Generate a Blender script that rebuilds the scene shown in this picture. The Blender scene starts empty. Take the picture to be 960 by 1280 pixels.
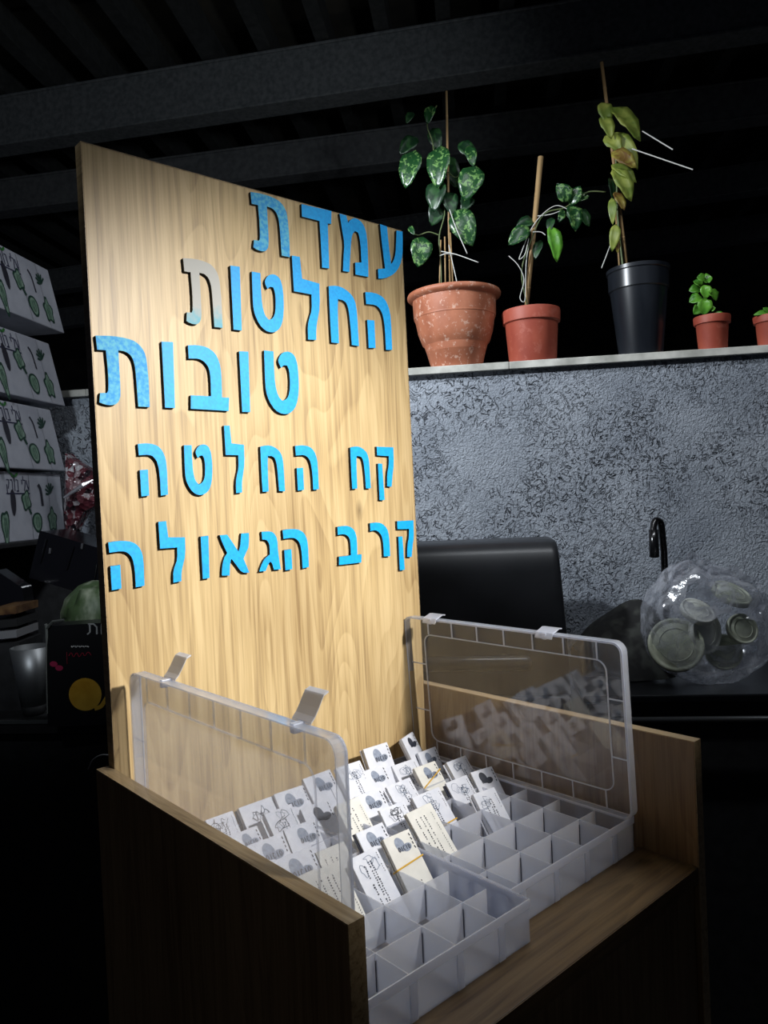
import bpy, bmesh, math, random
from mathutils import Vector, Matrix, noise
C = bpy.context.scene.collection
S = bpy.context.scene
Z0 = 1.15                                   # height of the side panels' top edge above the floor

# ------------------------------------------------------------------ camera
CAM = Vector((-0.3227, -0.8235, 0.2856 + Z0)); FPX = 944.56
RM = Matrix(((0.7436275, 0.04526249, -0.6670603), (-0.66709336, -0.01658259, -0.74478954), (-0.04477262, 0.99883749, 0.01786304)))
cd = bpy.data.cameras.new('camera'); cam = bpy.data.objects.new('camera', cd); C.objects.link(cam)
cam.matrix_world = Matrix.Translation(CAM) @ RM.to_4x4()
cd.sensor_fit = 'HORIZONTAL'; cd.sensor_width = 36; cd.lens = FPX * 36 / 960; cd.clip_start = .02
S.camera = cam
def ray(u, v): return RM @ Vector(((u - 480) / FPX, (640 - v) / FPX, -1))
def at(u, v, depth): return CAM + ray(u, v) * depth
def on(u, v, ax, val):
    r = ray(u, v); return CAM + r * ((val - CAM[ax]) / r[ax])
def onp(u, v, P, N):
    r = ray(u, v); return CAM + r * ((P - CAM).dot(N) / r.dot(N))

# ------------------------------------------------------------------ world, lamps, exposure
S.view_settings.view_transform = 'Standard'; S.view_settings.look = 'None'
S.view_settings.exposure = 0; S.view_settings.gamma = 1; S.view_settings.use_curve_mapping = False
wd = bpy.data.worlds.new('night'); S.world = wd; wd.use_nodes = True
wd.node_tree.nodes['Background'].inputs[0].default_value = (.55, .65, 1, 1)
wd.node_tree.nodes['Background'].inputs[1].default_value = .014
def spot(name, loc, to, energy, size, blend, radius, col=(1, 1, 1)):
    l = bpy.data.lights.new(name, 'SPOT'); l.energy = energy; l.spot_size = math.radians(size); l.spot_blend = blend
    l.shadow_soft_size = radius; l.color = col
    o = bpy.data.objects.new(name, l); C.objects.link(o); o.location = loc
    o.rotation_euler = (Vector(to) - Vector(loc)).to_track_quat('-Z', 'Y').to_euler(); return o
spot('key_lamp', (.50, -1.45, 2.12), (.21, -.03, 1.36), 200, 37, 1, .05, (1, .98, .95))
spot('added_wall_spot', (.15, .70, 2.35), tuple(onp(610, 430, Vector((1.2192, .7583, 0)), Vector((-.750, -.661, 0)))), 92, 62, .35, .05, (.88, .94, 1))  # added spot behind the board; its cone edge forms the wall's diagonal shade
spot('added_beam_spot', (.3, -1.5, 1.7), (1.0, 1.5, 2.62), 48, 48, 1, .1, (.85, .93, 1))  # added spot to brighten the roof beams
spot('added_left_spot', (-.65, -.45, 2.2), (.33, 1.15, 1.56), 58, 46, 1, .06, (.85, .93, 1))  # added spot to brighten the cartons and kitchen things at the left

spot('added_side_fill', (-1.3, -1.1, 2.0), (0, -.25, .95), 1.6, 42, 1, .1, (1, .95, .88))  # weak added fill for the dark outer face of the left panel
al = bpy.data.lights.new('added_strip_light', 'AREA'); al.shape = 'RECTANGLE'; al.size = 1.1; al.size_y = .05; al.energy = 9; al.color = (.9, .95, 1)  # added area light, long and thin for a highlight line on the hood handle
ao = bpy.data.objects.new('added_strip_light', al); C.objects.link(ao); ao.location = (.95, -.15, 2.72); ao.rotation_euler = (0, 0, math.radians(-48))
# ------------------------------------------------------------------ helpers
WM = {}
class MB:
    def __init__(s): s.v = []; s.f = []; s.m = []
    def add(s, vs, fs, mi=0):
        n = len(s.v); s.v += [Vector(p) for p in vs]; s.f += [tuple(i + n for i in f) for f in fs]; s.m += [mi] * len(fs); return s
    def frame_box(s, o, ax, ay, az, x0, x1, y0, y1, z0, z1, mi=0):
        P = [o + ax * x + ay * y + az * z for z in (z0, z1) for y in (y0, y1) for x in (x0, x1)]
        return s.add(P, [(0, 2, 3, 1), (4, 5, 7, 6), (0, 1, 5, 4), (2, 6, 7, 3), (0, 4, 6, 2), (1, 3, 7, 5)], mi)
    def box(s, x0, x1, y0, y1, z0, z1, mi=0):
        return s.frame_box(Vector(), Vector((1, 0, 0)), Vector((0, 1, 0)), Vector((0, 0, 1)), x0, x1, y0, y1, z0, z1, mi)
    def tube(s, pts, r, n=8, mi=0, cap=True):
        pts = [Vector(p) for p in pts]; rs = r if isinstance(r, (list, tuple)) else [r] * len(pts)
        vs = []; fs = []; prev = None
        for i, p in enumerate(pts):
            d = (pts[min(i + 1, len(pts) - 1)] - pts[max(i - 1, 0)]).normalized()
            if prev is None: prev = d.orthogonal().normalized()
            a = (prev - d * prev.dot(d)).normalized(); prev = a; b = d.cross(a)
            vs += [p + (a * math.cos(t) + b * math.sin(t)) * rs[i] for t in [2 * math.pi * k / n for k in range(n)]]
        for i in range(len(pts) - 1):
            for k in range(n): fs.append((i * n + k, i * n + (k + 1) % n, (i + 1) * n + (k + 1) % n, (i + 1) * n + k))
        if cap: fs.append(tuple(range(n))[::-1]); fs.append(tuple((len(pts) - 1) * n + k for k in range(n)))
        return s.add(vs, fs, mi)
    def lathe(s, o, prof, n=32, mi=0, sq=1):
        vs = []; fs = []
        for r, z in prof: vs += [Vector(o) + Vector((r * math.cos(2 * math.pi * k / n), r * math.sin(2 * math.pi * k / n), z)) for k in range(n)]
        for i in range(len(prof) - 1):
            for k in range(n): fs.append((i * n + k, i * n + (k + 1) % n, (i + 1) * n + (k + 1) % n, (i + 1) * n + k))
        return s.add(vs, fs, mi)
    def prism(s, poly, d, mi=0, ms=None):       # poly: 3D points of the front face, d: vector to the back face
        n = len(poly); s.add(poly, [tuple(range(n))], mi)
        s.add(list(poly) + [p + d for p in poly], [tuple(range(n, 2 * n))[::-1]] + [(i, i + n, (i + 1) % n + n, (i + 1) % n) for i in range(n)], mi if ms is None else ms)
        return s
    def ribbon(s, pts, w, nrm, mi=0):           # flat stroke in a plane
        pts = [Vector(p) for p in pts]; vs = []
        for i, p in enumerate(pts):
            d = (pts[min(i + 1, len(pts) - 1)] - pts[max(i - 1, 0)])
            if d.length < 1e-9: d = Vector((1, 0, 0))
            c = d.normalized().cross(nrm) * w / 2; vs += [p - c, p + c]
        return s.add(vs, [(2 * i, 2 * i + 1, 2 * i + 3, 2 * i + 2) for i in range(len(pts) - 1)], mi)
    def build(s, name, mats, parent=None, smooth=False, world=True, bevel=0, fix=True):
        me = bpy.data.meshes.new(name); vs = s.v
        if parent is not None and world:
            inv = WM[parent.name].inverted(); vs = [inv @ p for p in vs]
        me.from_pydata([tuple(p) for p in vs], [], s.f)
        mats = mats if isinstance(mats, (list, tuple)) else [mats]
        for m in mats: me.materials.append(m)
        me.polygons.foreach_set('material_index', s.m)
        if fix:
            bm = bmesh.new(); bm.from_mesh(me); bmesh.ops.recalc_face_normals(bm, faces=bm.faces); bm.to_mesh(me); bm.free()
        if smooth: me.polygons.foreach_set('use_smooth', [True] * len(me.polygons))
        o = bpy.data.objects.new(name, me); C.objects.link(o)
        if parent is not None: o.parent = parent; WM[o.name] = WM[parent.name].copy()
        else: WM[o.name] = Matrix.Identity(4)
        if bevel:
            b = o.modifiers.new('bevel', 'BEVEL'); b.width = bevel; b.segments = 2; b.limit_method = 'ANGLE'; b.harden_normals = False
        return o
def tag(o, label=None, cat=None, group=None, kind=None):
    for k, v in (('label', label), ('category', cat), ('group', group), ('kind', kind)):
        if v: o[k] = v
    return o
def thing(name, label, cat, loc=(0, 0, 0), rot=(0, 0, 0), group=None):
    o = bpy.data.objects.new(name, None); C.objects.link(o); o.empty_display_size = .05
    o.location = loc; o.rotation_euler = rot
    from mathutils import Euler
    WM[o.name] = Matrix.Translation(Vector(loc)) @ Euler(rot).to_matrix().to_4x4()
    return tag(o, label, cat, group)
def smooth_path(pts, n=6):                    # Catmull-Rom
    pts = [Vector(p) for p in pts]; out = []
    for i in range(len(pts) - 1):
        a = pts[max(i - 1, 0)]; b = pts[i]; c = pts[i + 1]; d = pts[min(i + 2, len(pts) - 1)]
        for k in range(n):
            t = k / n; out.append(.5 * ((2 * b) + (c - a) * t + (2 * a - 5 * b + 4 * c - d) * t * t + (3 * b - a - 3 * c + d) * t ** 3))
    return out + [pts[-1]]

# ------------------------------------------------------------------ materials
def mat(name, col=(.5, .5, .5), rough=.5, metal=0, spec=.5, **kw):
    m = bpy.data.materials.new(name); m.use_nodes = True; b = m.node_tree.nodes['Principled BSDF']
    b.inputs['Base Color'].default_value = (*col, 1); b.inputs['Roughness'].default_value = rough
    b.inputs['Metallic'].default_value = metal; b.inputs['Specular IOR Level'].default_value = spec
    for k, v in kw.items(): b.inputs[k.replace('_', ' ')].default_value = v
    return m
class NT:
    def __init__(s, m): s.m = m; s.t = m.node_tree; s.b = s.t.nodes['Principled BSDF']
    def n(s, typ, ins=None, **at_):
        x = s.t.nodes.new(typ)
        for k, v in at_.items(): setattr(x, k, v)
        for k, v in (ins or {}).items():
            if hasattr(v, 'links'): s.t.links.new(v, x.inputs[k])
            else: x.inputs[k].default_value = v
        return x
    def l(s, a, b): s.t.links.new(a, b)
    def coord(s, scale=(1, 1, 1), loc=(0, 0, 0), rot=(0, 0, 0)):
        tc = s.n('ShaderNodeTexCoord'); mp = s.n('ShaderNodeMapping', {'Vector': tc.outputs['Object'], 'Scale': scale, 'Location': loc, 'Rotation': rot}); return mp.outputs[0]
    def ramp(s, fac, stops):
        r = s.n('ShaderNodeValToRGB'); s.l(fac, r.inputs[0]); e = r.color_ramp.elements
        while len(e) < len(stops): e.new(.5)
        for q, (p, c) in zip(e, stops): q.position = p; q.color = (*c, 1)
        return r.outputs[0]
    def mix(s, f, a, b, mode='MIX'):
        x = s.n('ShaderNodeMix', data_type='RGBA', blend_type=mode)
        for i, v in ((0, f), (6, a), (7, b)):
            if hasattr(v, 'links'): s.l(v, x.inputs[i])
            else: x.inputs[i].default_value = v if i == 0 else (*v, 1)
        return x.outputs[2]
    def bump(s, h, st=.3, dist=.001):
        x = s.n('ShaderNodeBump', {'Height': h, 'Strength': st, 'Distance': dist}); s.l(x.outputs[0], s.b.inputs['Normal'])
def noisy(name, c1, c2, scale=20, rough=.5, bump=0, bd=.001, stretch=(1, 1, 1), detail=5, lo=.35, hi=.65, **kw):
    m = mat(name, c1, rough, **kw); t = NT(m)
    nz = t.n('ShaderNodeTexNoise', {'Vector': t.coord(stretch), 'Scale': scale, 'Detail': detail})
    t.l(t.ramp(nz.outputs[0], [(lo, c1), (hi, c2)]), t.b.inputs['Base Color'])
    if bump: t.bump(nz.outputs[0], bump, bd)
    return m
def wood(name, dark, mid, light, scl=1.0, axis='z', loc=(0, 0, 0), rough=.42, knots=True):
    m = mat(name, mid, rough); t = NT(m)
    st = {'z': (1, 1, .16), 'x': (.16, 1, 1), 'y': (1, .16, 1)}[axis]
    fine = {'z': (1, 1, .025), 'x': (.025, 1, 1), 'y': (1, .025, 1)}[axis]
    big = t.n('ShaderNodeTexNoise', {'Vector': t.coord(st, loc), 'Scale': 7 * scl, 'Detail': 2, 'Distortion': .35})
    mul = t.n('ShaderNodeMath', {0: big.outputs[0], 1: 26.0}, operation='MULTIPLY')
    fr = t.n('ShaderNodeMath', {0: mul.outputs[0]}, operation='FRACT')
    ring = t.ramp(fr.outputs[0], [(0, (.75, .75, .75)), (.55, (.35, .35, .35)), (.93, (0, 0, 0)), (1, (.75, .75, .75))])
    fn = t.n('ShaderNodeTexNoise', {'Vector': t.coord(fine), 'Scale': 420 * scl, 'Detail': 3})
    med = t.n('ShaderNodeTexNoise', {'Vector': t.coord(fine), 'Scale': 120 * scl, 'Detail': 3})
    k1 = t.ramp(fn.outputs[0], [(.38, (0, 0, 0)), (.60, (1, 1, 1))]); k2 = t.ramp(med.outputs[0], [(.38, (0, 0, 0)), (.60, (1, 1, 1))])
    a = t.mix(.42, ring, k1); a = t.mix(.38, a, k2)
    col = t.ramp(a, [(.08, dark), (.42, mid), (.78, light)])
    cl = t.n('ShaderNodeTexNoise', {'Vector': t.coord((1, 1, .5)), 'Scale': 6 * scl, 'Detail': 2})
    col = t.mix(.35, col, t.ramp(cl.outputs[0], [(.35, dark), (.65, light)]), 'MIX')
    if knots:                                 # dark knots of the oak print, at fixed spots of the board
        pos = t.n('ShaderNodeTexCoord').outputs['Object']
        for kx, kz, kr in knots if isinstance(knots, (list, tuple)) else []:
            mp = t.n('ShaderNodeMapping', {'Vector': pos, 'Location': (-kx, 0, -kz * .45), 'Scale': (1, 0, .45)})
            ln = t.n('ShaderNodeVectorMath', {0: mp.outputs[0]}, operation='LENGTH')
            ad = t.n('ShaderNodeMath', {0: big.outputs[0], 1: kr * .9}, operation='MULTIPLY')
            su = t.n('ShaderNodeMath', {0: ln.outputs['Value'], 1: ad.outputs[0]}, operation='ADD')
            f = t.ramp(su.outputs[0], [(kr * .6, (.75, .75, .75)), (kr * 1.6, (0, 0, 0))])
            col = t.mix(f, col, tuple(x * .55 for x in dark))
    t.l(col, t.b.inputs['Base Color']); t.bump(fn.outputs[0], .12, .0006)
    return m
def film(name, col, opacity, rough=.08, gloss=.12, bump=0, bscale=60, trans=.5):
    """thin clear or frosted plastic: see-through, a little milky, with a fresnel shine"""
    m = bpy.data.materials.new(name); m.use_nodes = True; t = m.node_tree; t.nodes.clear()
    out = t.nodes.new('ShaderNodeOutputMaterial'); tr = t.nodes.new('ShaderNodeBsdfTransparent'); di = t.nodes.new('ShaderNodeBsdfDiffuse')
    tl = t.nodes.new('ShaderNodeBsdfTranslucent'); gl = t.nodes.new('ShaderNodeBsdfGlossy'); fr = t.nodes.new('ShaderNodeFresnel')
    tr.inputs[0].default_value = (.97, .98, 1, 1); di.inputs[0].default_value = (*col, 1); tl.inputs[0].default_value = (*col, 1)
    gl.inputs['Roughness'].default_value = rough
    ge = t.nodes.new('ShaderNodeNewGeometry'); io = t.nodes.new('ShaderNodeMapRange'); io.inputs['To Min'].default_value = 1.5; io.inputs['To Max'].default_value = 1 / 1.5
    t.links.new(ge.outputs['Backfacing'], io.inputs['Value']); t.links.new(io.outputs[0], fr.inputs[0])   # same shine on both faces of the sheet
    a = t.nodes.new('ShaderNodeMixShader'); a.inputs[0].default_value = trans; t.links.new(di.outputs[0], a.inputs[1]); t.links.new(tl.outputs[0], a.inputs[2])
    b = t.nodes.new('ShaderNodeMixShader'); b.inputs[0].default_value = opacity; t.links.new(tr.outputs[0], b.inputs[1]); t.links.new(a.outputs[0], b.inputs[2])
    mx = t.nodes.new('ShaderNodeMath'); mx.operation = 'MULTIPLY_ADD'; mx.inputs[1].default_value = 1 - gloss; mx.inputs[2].default_value = gloss
    t.links.new(fr.outputs[0], mx.inputs[0])
    c = t.nodes.new('ShaderNodeMixShader'); t.links.new(mx.outputs[0], c.inputs[0]); t.links.new(b.outputs[0], c.inputs[1]); t.links.new(gl.outputs[0], c.inputs[2])
    t.links.new(c.outputs[0], out.inputs[0])
    if bump:
        tc = t.nodes.new('ShaderNodeTexCoord'); nz = t.nodes.new('ShaderNodeTexNoise'); nz.inputs['Scale'].default_value = bscale; nz.inputs['Detail'].default_value = 4
        t.links.new(tc.outputs['Object'], nz.inputs['Vector']); bp = t.nodes.new('ShaderNodeBump'); bp.inputs['Strength'].default_value = bump; bp.inputs['Distance'].default_value = .004
        t.links.new(nz.outputs[0], bp.inputs['Height'])
        for x in (di, tl, gl, fr): t.links.new(bp.outputs[0], x.inputs['Normal'])
        n2 = t.nodes.new('ShaderNodeTexNoise'); n2.inputs['Scale'].default_value = 16; n2.inputs['Distortion'].default_value = 2.5; n2.inputs['Detail'].default_value = 5
        t.links.new(tc.outputs['Object'], n2.inputs['Vector']); mr = t.nodes.new('ShaderNodeMapRange')      # folds gather the film into whiter streaks
        for k, v in (('From Min', .4), ('From Max', .65), ('To Min', opacity * .45), ('To Max', min(.9, opacity * 2.1))): mr.inputs[k].default_value = v
        t.links.new(n2.outputs[0], mr.inputs['Value']); t.links.new(mr.outputs[0], b.inputs[0])
    return m

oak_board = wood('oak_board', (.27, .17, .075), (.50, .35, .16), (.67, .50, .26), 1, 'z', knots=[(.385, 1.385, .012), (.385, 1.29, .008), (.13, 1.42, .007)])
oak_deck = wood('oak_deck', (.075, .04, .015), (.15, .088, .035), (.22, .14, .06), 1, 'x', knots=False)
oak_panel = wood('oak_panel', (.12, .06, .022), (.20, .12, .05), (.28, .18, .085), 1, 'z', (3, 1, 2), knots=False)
oak_edge = wood('oak_edge', (.20, .13, .06), (.40, .28, .14), (.52, .38, .21), 1.4, 'y', (1, 2, 0), knots=False)
blue = noisy('blue_letter_face', (.0, .33, .80), (.0, .42, .90), 260, .5, .1, .0005)
blue_worn = noisy('worn_blue_letter_face', (.01, .30, .68), (.10, .48, .66), 220, .6, .15, .0005, lo=.4, hi=.62)
def faded_mat():
    m = mat('faded_blue_letter_face', (.1, .4, .6), .6); t = NT(m)
    g = t.n('ShaderNodeSeparateXYZ', {0: t.n('ShaderNodeTexCoord').outputs['Object']})
    nz = t.n('ShaderNodeTexNoise', {'Vector': t.coord(), 'Scale': 150, 'Detail': 5})
    ad = t.n('ShaderNodeMath', {0: nz.outputs[0], 1: .035, 2: g.outputs[2]}, operation='MULTIPLY_ADD')
    f = t.ramp(t.n('ShaderNodeMapRange', {'Value': ad.outputs[0], 'From Min': Z0 + .475, 'From Max': Z0 + .575}).outputs[0],
               [(.15, (.03, .36, .60)), (.5, (.16, .42, .50)), (.72, (.45, .45, .42))])
    t.l(f, t.b.inputs['Base Color']); return m
blue_faded = faded_mat()
black_side = mat('shaded_black_letter_edge', (.006, .008, .012), .6)  # near-black sides also carry the shadow at the letters' left and bottom
clear = film('clear_plastic', (.85, .88, .95), .05, .015, .0)
clear_left = film('painted_haze_plastic', (.86, .86, .90), .26, .10, .0)  # milky tone stands in for the reflected haze on the left lid
bead_left = film('painted_haze_bead', (.86, .86, .92), .22, .2, .0)
rim_mat = film('thick_clear_plastic', (.82, .86, .95), .42, .12, .05)
frost = film('frosted_plastic', (.80, .84, .95), .30, .3, .02, trans=.55)
frost_rib = film('frosted_plastic_rib', (.85, .88, .97), .6, .3, .03, trans=.5)
divider_m = film('frosted_divider', (.84, .87, .95), .46, .3, .02, trans=.5)
paper = noisy('white_paper', (.60, .62, .69), (.70, .71, .76), 60, .45)
cream = noisy('cream_paper', (.64, .63, .58), (.72, .70, .65), 60, .55)
ink = mat('black_ink', (.012, .014, .03), .5)
grey_ink = noisy('grey_blue_ink', (.17, .20, .27), (.27, .31, .39), 200, .5)
dark_ink = mat('charcoal_ink', (.03, .035, .05), .5)
rubber = mat('yellow_rubber', (.62, .36, .03), .5)
foil_edge = mat('dark_sleeve_edge', (.02, .022, .04), .3)

def stucco():
    m = mat('grey_stucco', (.35, .38, .43), .75); t = NT(m); v = t.coord()
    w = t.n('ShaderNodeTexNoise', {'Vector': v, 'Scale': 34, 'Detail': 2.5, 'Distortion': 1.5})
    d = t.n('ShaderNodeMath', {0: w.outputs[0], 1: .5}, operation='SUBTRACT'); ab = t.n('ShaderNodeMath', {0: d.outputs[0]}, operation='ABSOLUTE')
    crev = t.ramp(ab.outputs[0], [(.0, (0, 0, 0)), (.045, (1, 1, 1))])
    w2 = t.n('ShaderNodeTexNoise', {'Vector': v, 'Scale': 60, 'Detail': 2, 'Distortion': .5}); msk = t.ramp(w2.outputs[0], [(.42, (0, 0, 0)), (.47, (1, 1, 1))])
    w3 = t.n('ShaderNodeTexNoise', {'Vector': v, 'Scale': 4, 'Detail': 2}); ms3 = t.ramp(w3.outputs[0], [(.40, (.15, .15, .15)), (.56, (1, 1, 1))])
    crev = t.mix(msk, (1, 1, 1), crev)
    fine = t.n('ShaderNodeTexNoise', {'Vector': v, 'Scale': 150, 'Detail': 4, 'Distortion': .6})
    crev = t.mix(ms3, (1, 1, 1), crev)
    h = t.mix(.45, crev, fine.outputs[0])
    cl = t.n('ShaderNodeTexNoise', {'Vector': v, 'Scale': 5, 'Detail': 4})
    base = t.ramp(cl.outputs[0], [(.35, (.27, .30, .35)), (.65, (.40, .435, .49))])
    t.l(t.mix(crev, (.055, .063, .08), base), t.b.inputs['Base Color']); t.bump(h, 1.0, .014); return m  # shade in the crevices is painted into the colour, besides the bump
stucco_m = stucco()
marble = noisy('grey_stone_sill', (.38, .38, .34), (.72, .71, .65), 14, .5, .1, .001, detail=8)
beam_m = noisy('speckled_grey_beam', (.10, .11, .115), (.17, .18, .185), 60, .6, .2, .001, detail=8)
roof_m = noisy('dark_roof_sheet', (.02, .02, .018), (.05, .045, .035), 8, .7)
black_m = noisy('black_enamel', (.003, .0035, .0045), (.006, .0065, .008), 30, .3)
black_rough = noisy('matt_black', (.006, .006, .007), (.015, .015, .017), 40, .7)
floor_m = noisy('dark_floor', (.02, .02, .02), (.035, .035, .033), 8, .6)
def terracotta(name, c1, c2, c3, sc):
    m = mat(name, c1, .55); t = NT(m); v = t.coord((1, 1, .6))
    a = t.n('ShaderNodeTexNoise', {'Vector': v, 'Scale': 20, 'Detail': 6}); b = t.n('ShaderNodeTexNoise', {'Vector': t.coord(), 'Scale': sc, 'Detail': 6, 'Roughness': .7})
    col = t.ramp(a.outputs[0], [(.35, c1), (.65, c2)]); f = t.ramp(b.outputs[0], [(.565, (0, 0, 0)), (.63, (.8, .8, .8))])
    t.l(t.mix(f, col, c3), t.b.inputs['Base Color']); t.bump(b.outputs[0], .15, .001); return m
terra = terracotta('scuffed_terracotta', (.34, .11, .055), (.47, .17, .09), (.66, .42, .32), 60)
terra2 = terracotta('smooth_terracotta', (.33, .06, .035), (.42, .09, .05), (.45, .12, .08), 30)
soil = noisy('soil', (.01, .008, .005), (.03, .02, .015), 80, .9, .5, .003)
bamboo = noisy('bamboo', (.28, .17, .07), (.46, .31, .15), 30, .6, stretch=(1, 1, .15))
string_m = mat('white_twine', (.55, .55, .52), .7)
stem_m = noisy('green_stem', (.06, .10, .03), (.14, .17, .07), 40, .5)
def leafm(name, dark, light, lo=.5, hi=.58, sc=40, rough=.38):
    m = mat(name, dark, rough); t = NT(m)
    n1 = t.n('ShaderNodeTexNoise', {'Vector': t.coord(), 'Scale': sc, 'Detail': 3, 'Distortion': .8})
    t.l(t.ramp(n1.outputs[0], [(lo, dark), (hi, light)]), t.b.inputs['Base Color'])
    t.b.inputs['Transmission Weight'].default_value = 0; t.bump(n1.outputs[0], .3, .002); return m
leaf_var = leafm('variegated_leaf', (.010, .05, .014), (.12, .24, .07), .53, .60, 75, .3)
leaf_dk = leafm('dark_leaf', (.006, .028, .010), (.02, .07, .02))
leaf_lime = leafm('yellow_green_leaf', (.13, .19, .03), (.30, .34, .07), .4, .65, 18)
leaf_brown = leafm('browned_leaf', (.14, .07, .02), (.30, .26, .05), .4, .6, 30)
leaf_bas = leafm('basil_leaf', (.05, .20, .02), (.14, .38, .04), .35, .65, 25, .3)
# ------------------------------------------------------------------ dimensions of the stand (metres)
W, H, T, TP, L, D, LEAN = .48, .6897, .016, .0152, .4242, .1394, .0081
ZP = Z0; ZD = Z0 - D                          # top of the side panels, top of the deck
X, Y, Z = Vector((1, 0, 0)), Vector((0, 1, 0)), Vector((0, 0, 1))

# wall frame: U to the right along the wall, N towards the camera
WA = Vector((1.2192, .7583, 0)); LEDGE = Z0 + .6617
ang = math.radians(-48.6); U = Vector((math.cos(ang), math.sin(ang), 0)); N = Vector((U.y, -U.x, 0))
def wp(u, n, z): return WA + U * u + N * n + Z * z
def onw(px, py, n): return onp(px, py, WA + N * n, N)
def wuz(px, py, n):
    p = onw(px, py, n); return (p - WA).dot(U), p.z

# ------------------------------------------------------------------ the setting
def struct(mb, name, m, **k): o = mb.build(name, m, **k); o['kind'] = 'structure'; return o
struct(MB().box(-3, 6, -3, 6, -.05, 0), 'floor', floor_m)
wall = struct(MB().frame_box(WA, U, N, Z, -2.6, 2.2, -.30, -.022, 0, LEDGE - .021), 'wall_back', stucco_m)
for a, b in ((-2.6, -1.0), (-.999, .285), (.2865, 1.3), (1.3015, 2.2)):   # slabs of the sill, joints between them
    MB().frame_box(WA, U, N, Z, a, b, -.31, 0, LEDGE - .021, LEDGE).build('sill_slab', marble, wall, bevel=.0015)

# roof beams beyond and above the wall
CE = CAM.z + 1.45
beam_u0, beam_u1 = -6, 5
nb = [(.5 * 0 + 0, 178, 28)]
def beam_at(py480, hgt, lip, zb, ang_):
    """beam parallel to the wall whose lower edge passes pixel (480, py480) at height zb"""
    p = on(480, py480, 2, zb); U = Vector((math.cos(ang_), math.sin(ang_), 0)); N = Vector((U.y, -U.x, 0)); WA = Vector((1.2192, .7583, 0)); n0 = (p - WA).dot(N)
    mb = MB().frame_box(WA, U, N, Z, beam_u0, beam_u1, n0 - .012, n0, zb, zb + hgt)
    mb.frame_box(WA, U, N, Z, beam_u0, beam_u1, n0 - .09, n0 + .004, zb - .012, zb)
    mb.frame_box(WA, U, N, Z, beam_u0, beam_u1, n0 - .09, n0 + .004, zb + hgt, zb + hgt + .01)
    return mb, n0
ns = []
for i, (py, hh, ba) in enumerate(((104, .17, -53.1), (201, .13, -52), (302, .12, -58), (355, .12, -58))):
    mb, n0 = beam_at(py, hh, .01, CE, math.radians(ba)); ns.append(n0)
    struct(mb, 'roof_beam', beam_m if i == 0 else noisy('dull_beam', (.10, .105, .11), (.15, .155, .16), 40, .7), bevel=.003)
roof = struct(MB().frame_box(WA, U, N, Z, -6, 5, -8, 3.2, CE + .30, CE + .33), 'ceiling', roof_m)
rafter_m = noisy('dark_rafter', (.025, .027, .027), (.045, .047, .047), 40, .7)
for k in range(26):                            # rafters, at right angles to the beams
    u = -2.9 + k * .215
    MB().frame_box(WA, U, N, Z, u, u + .05, -3.4, 2.2, CE + .185, CE + .295).build('rafter', rafter_m, roof)
for k in range(13):                            # roof sheets lying in steps on the rafters
    n = -3.2 + k * .42
    MB().frame_box(WA, U, N, Z, -4, 4.5, n, n + .40, CE + .286, CE + .299).build('roof_sheet', roof_m, roof)
struct(MB().frame_box(WA, U, N, Z, -6, 5, -6.1, -6, 0, 4), 'wall_far', roof_m)

# ------------------------------------------------------------------ display stand
st = thing('display_stand', 'oak-coloured wooden display stand with a tall back board covered in raised blue lettering', 'stand', (W / 2, -L / 2, 0))
def lean(x, y, z): return Vector((x, y + LEAN * (z - ZP), z))
mb = MB()
P = [lean(x, y, z) for z in (ZD, ZP + H) for y in (0, T) for x in (0, W)]
mb.add(P, [(0, 2, 3, 1), (4, 5, 7, 6), (0, 1, 5, 4), (2, 6, 7, 3), (0, 4, 6, 2), (1, 3, 7, 5)])
board = mb.build('back_board', oak_board, st, bevel=.0008)
e = MB()                                       # edge banding
for x0, x1 in ((-.0006, .0002), (W - .0002, W + .0006)):
    P = [lean(x, y, z) for z in (ZP + .001, ZP + H) for y in (-.0002, T) for x in (x0, x1)]
    e.add(P, [(0, 2, 3, 1), (4, 5, 7, 6), (0, 1, 5, 4), (2, 6, 7, 3), (0, 4, 6, 2), (1, 3, 7, 5)])
e.frame_box(lean(0, 0, ZP + H), X, Y, Z, -.0006, W + .0006, -.0002, T, -.0002, .0006).build('edge_band', oak_edge, board)
for x0, x1 in ((-TP, 0), (W, W + TP)):
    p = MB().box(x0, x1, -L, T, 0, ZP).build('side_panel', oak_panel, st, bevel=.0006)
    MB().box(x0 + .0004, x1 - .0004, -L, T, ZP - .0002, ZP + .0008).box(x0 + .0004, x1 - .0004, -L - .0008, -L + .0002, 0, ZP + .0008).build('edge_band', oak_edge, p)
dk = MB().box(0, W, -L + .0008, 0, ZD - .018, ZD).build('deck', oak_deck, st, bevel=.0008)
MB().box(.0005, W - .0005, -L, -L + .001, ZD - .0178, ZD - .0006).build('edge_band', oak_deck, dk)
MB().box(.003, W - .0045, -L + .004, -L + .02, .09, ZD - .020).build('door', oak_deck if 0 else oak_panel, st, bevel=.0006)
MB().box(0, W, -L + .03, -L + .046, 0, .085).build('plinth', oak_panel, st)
MB().box(0, W, -.012, -.004, .01, ZD - .018).build('back_panel', oak_panel, st)

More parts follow.
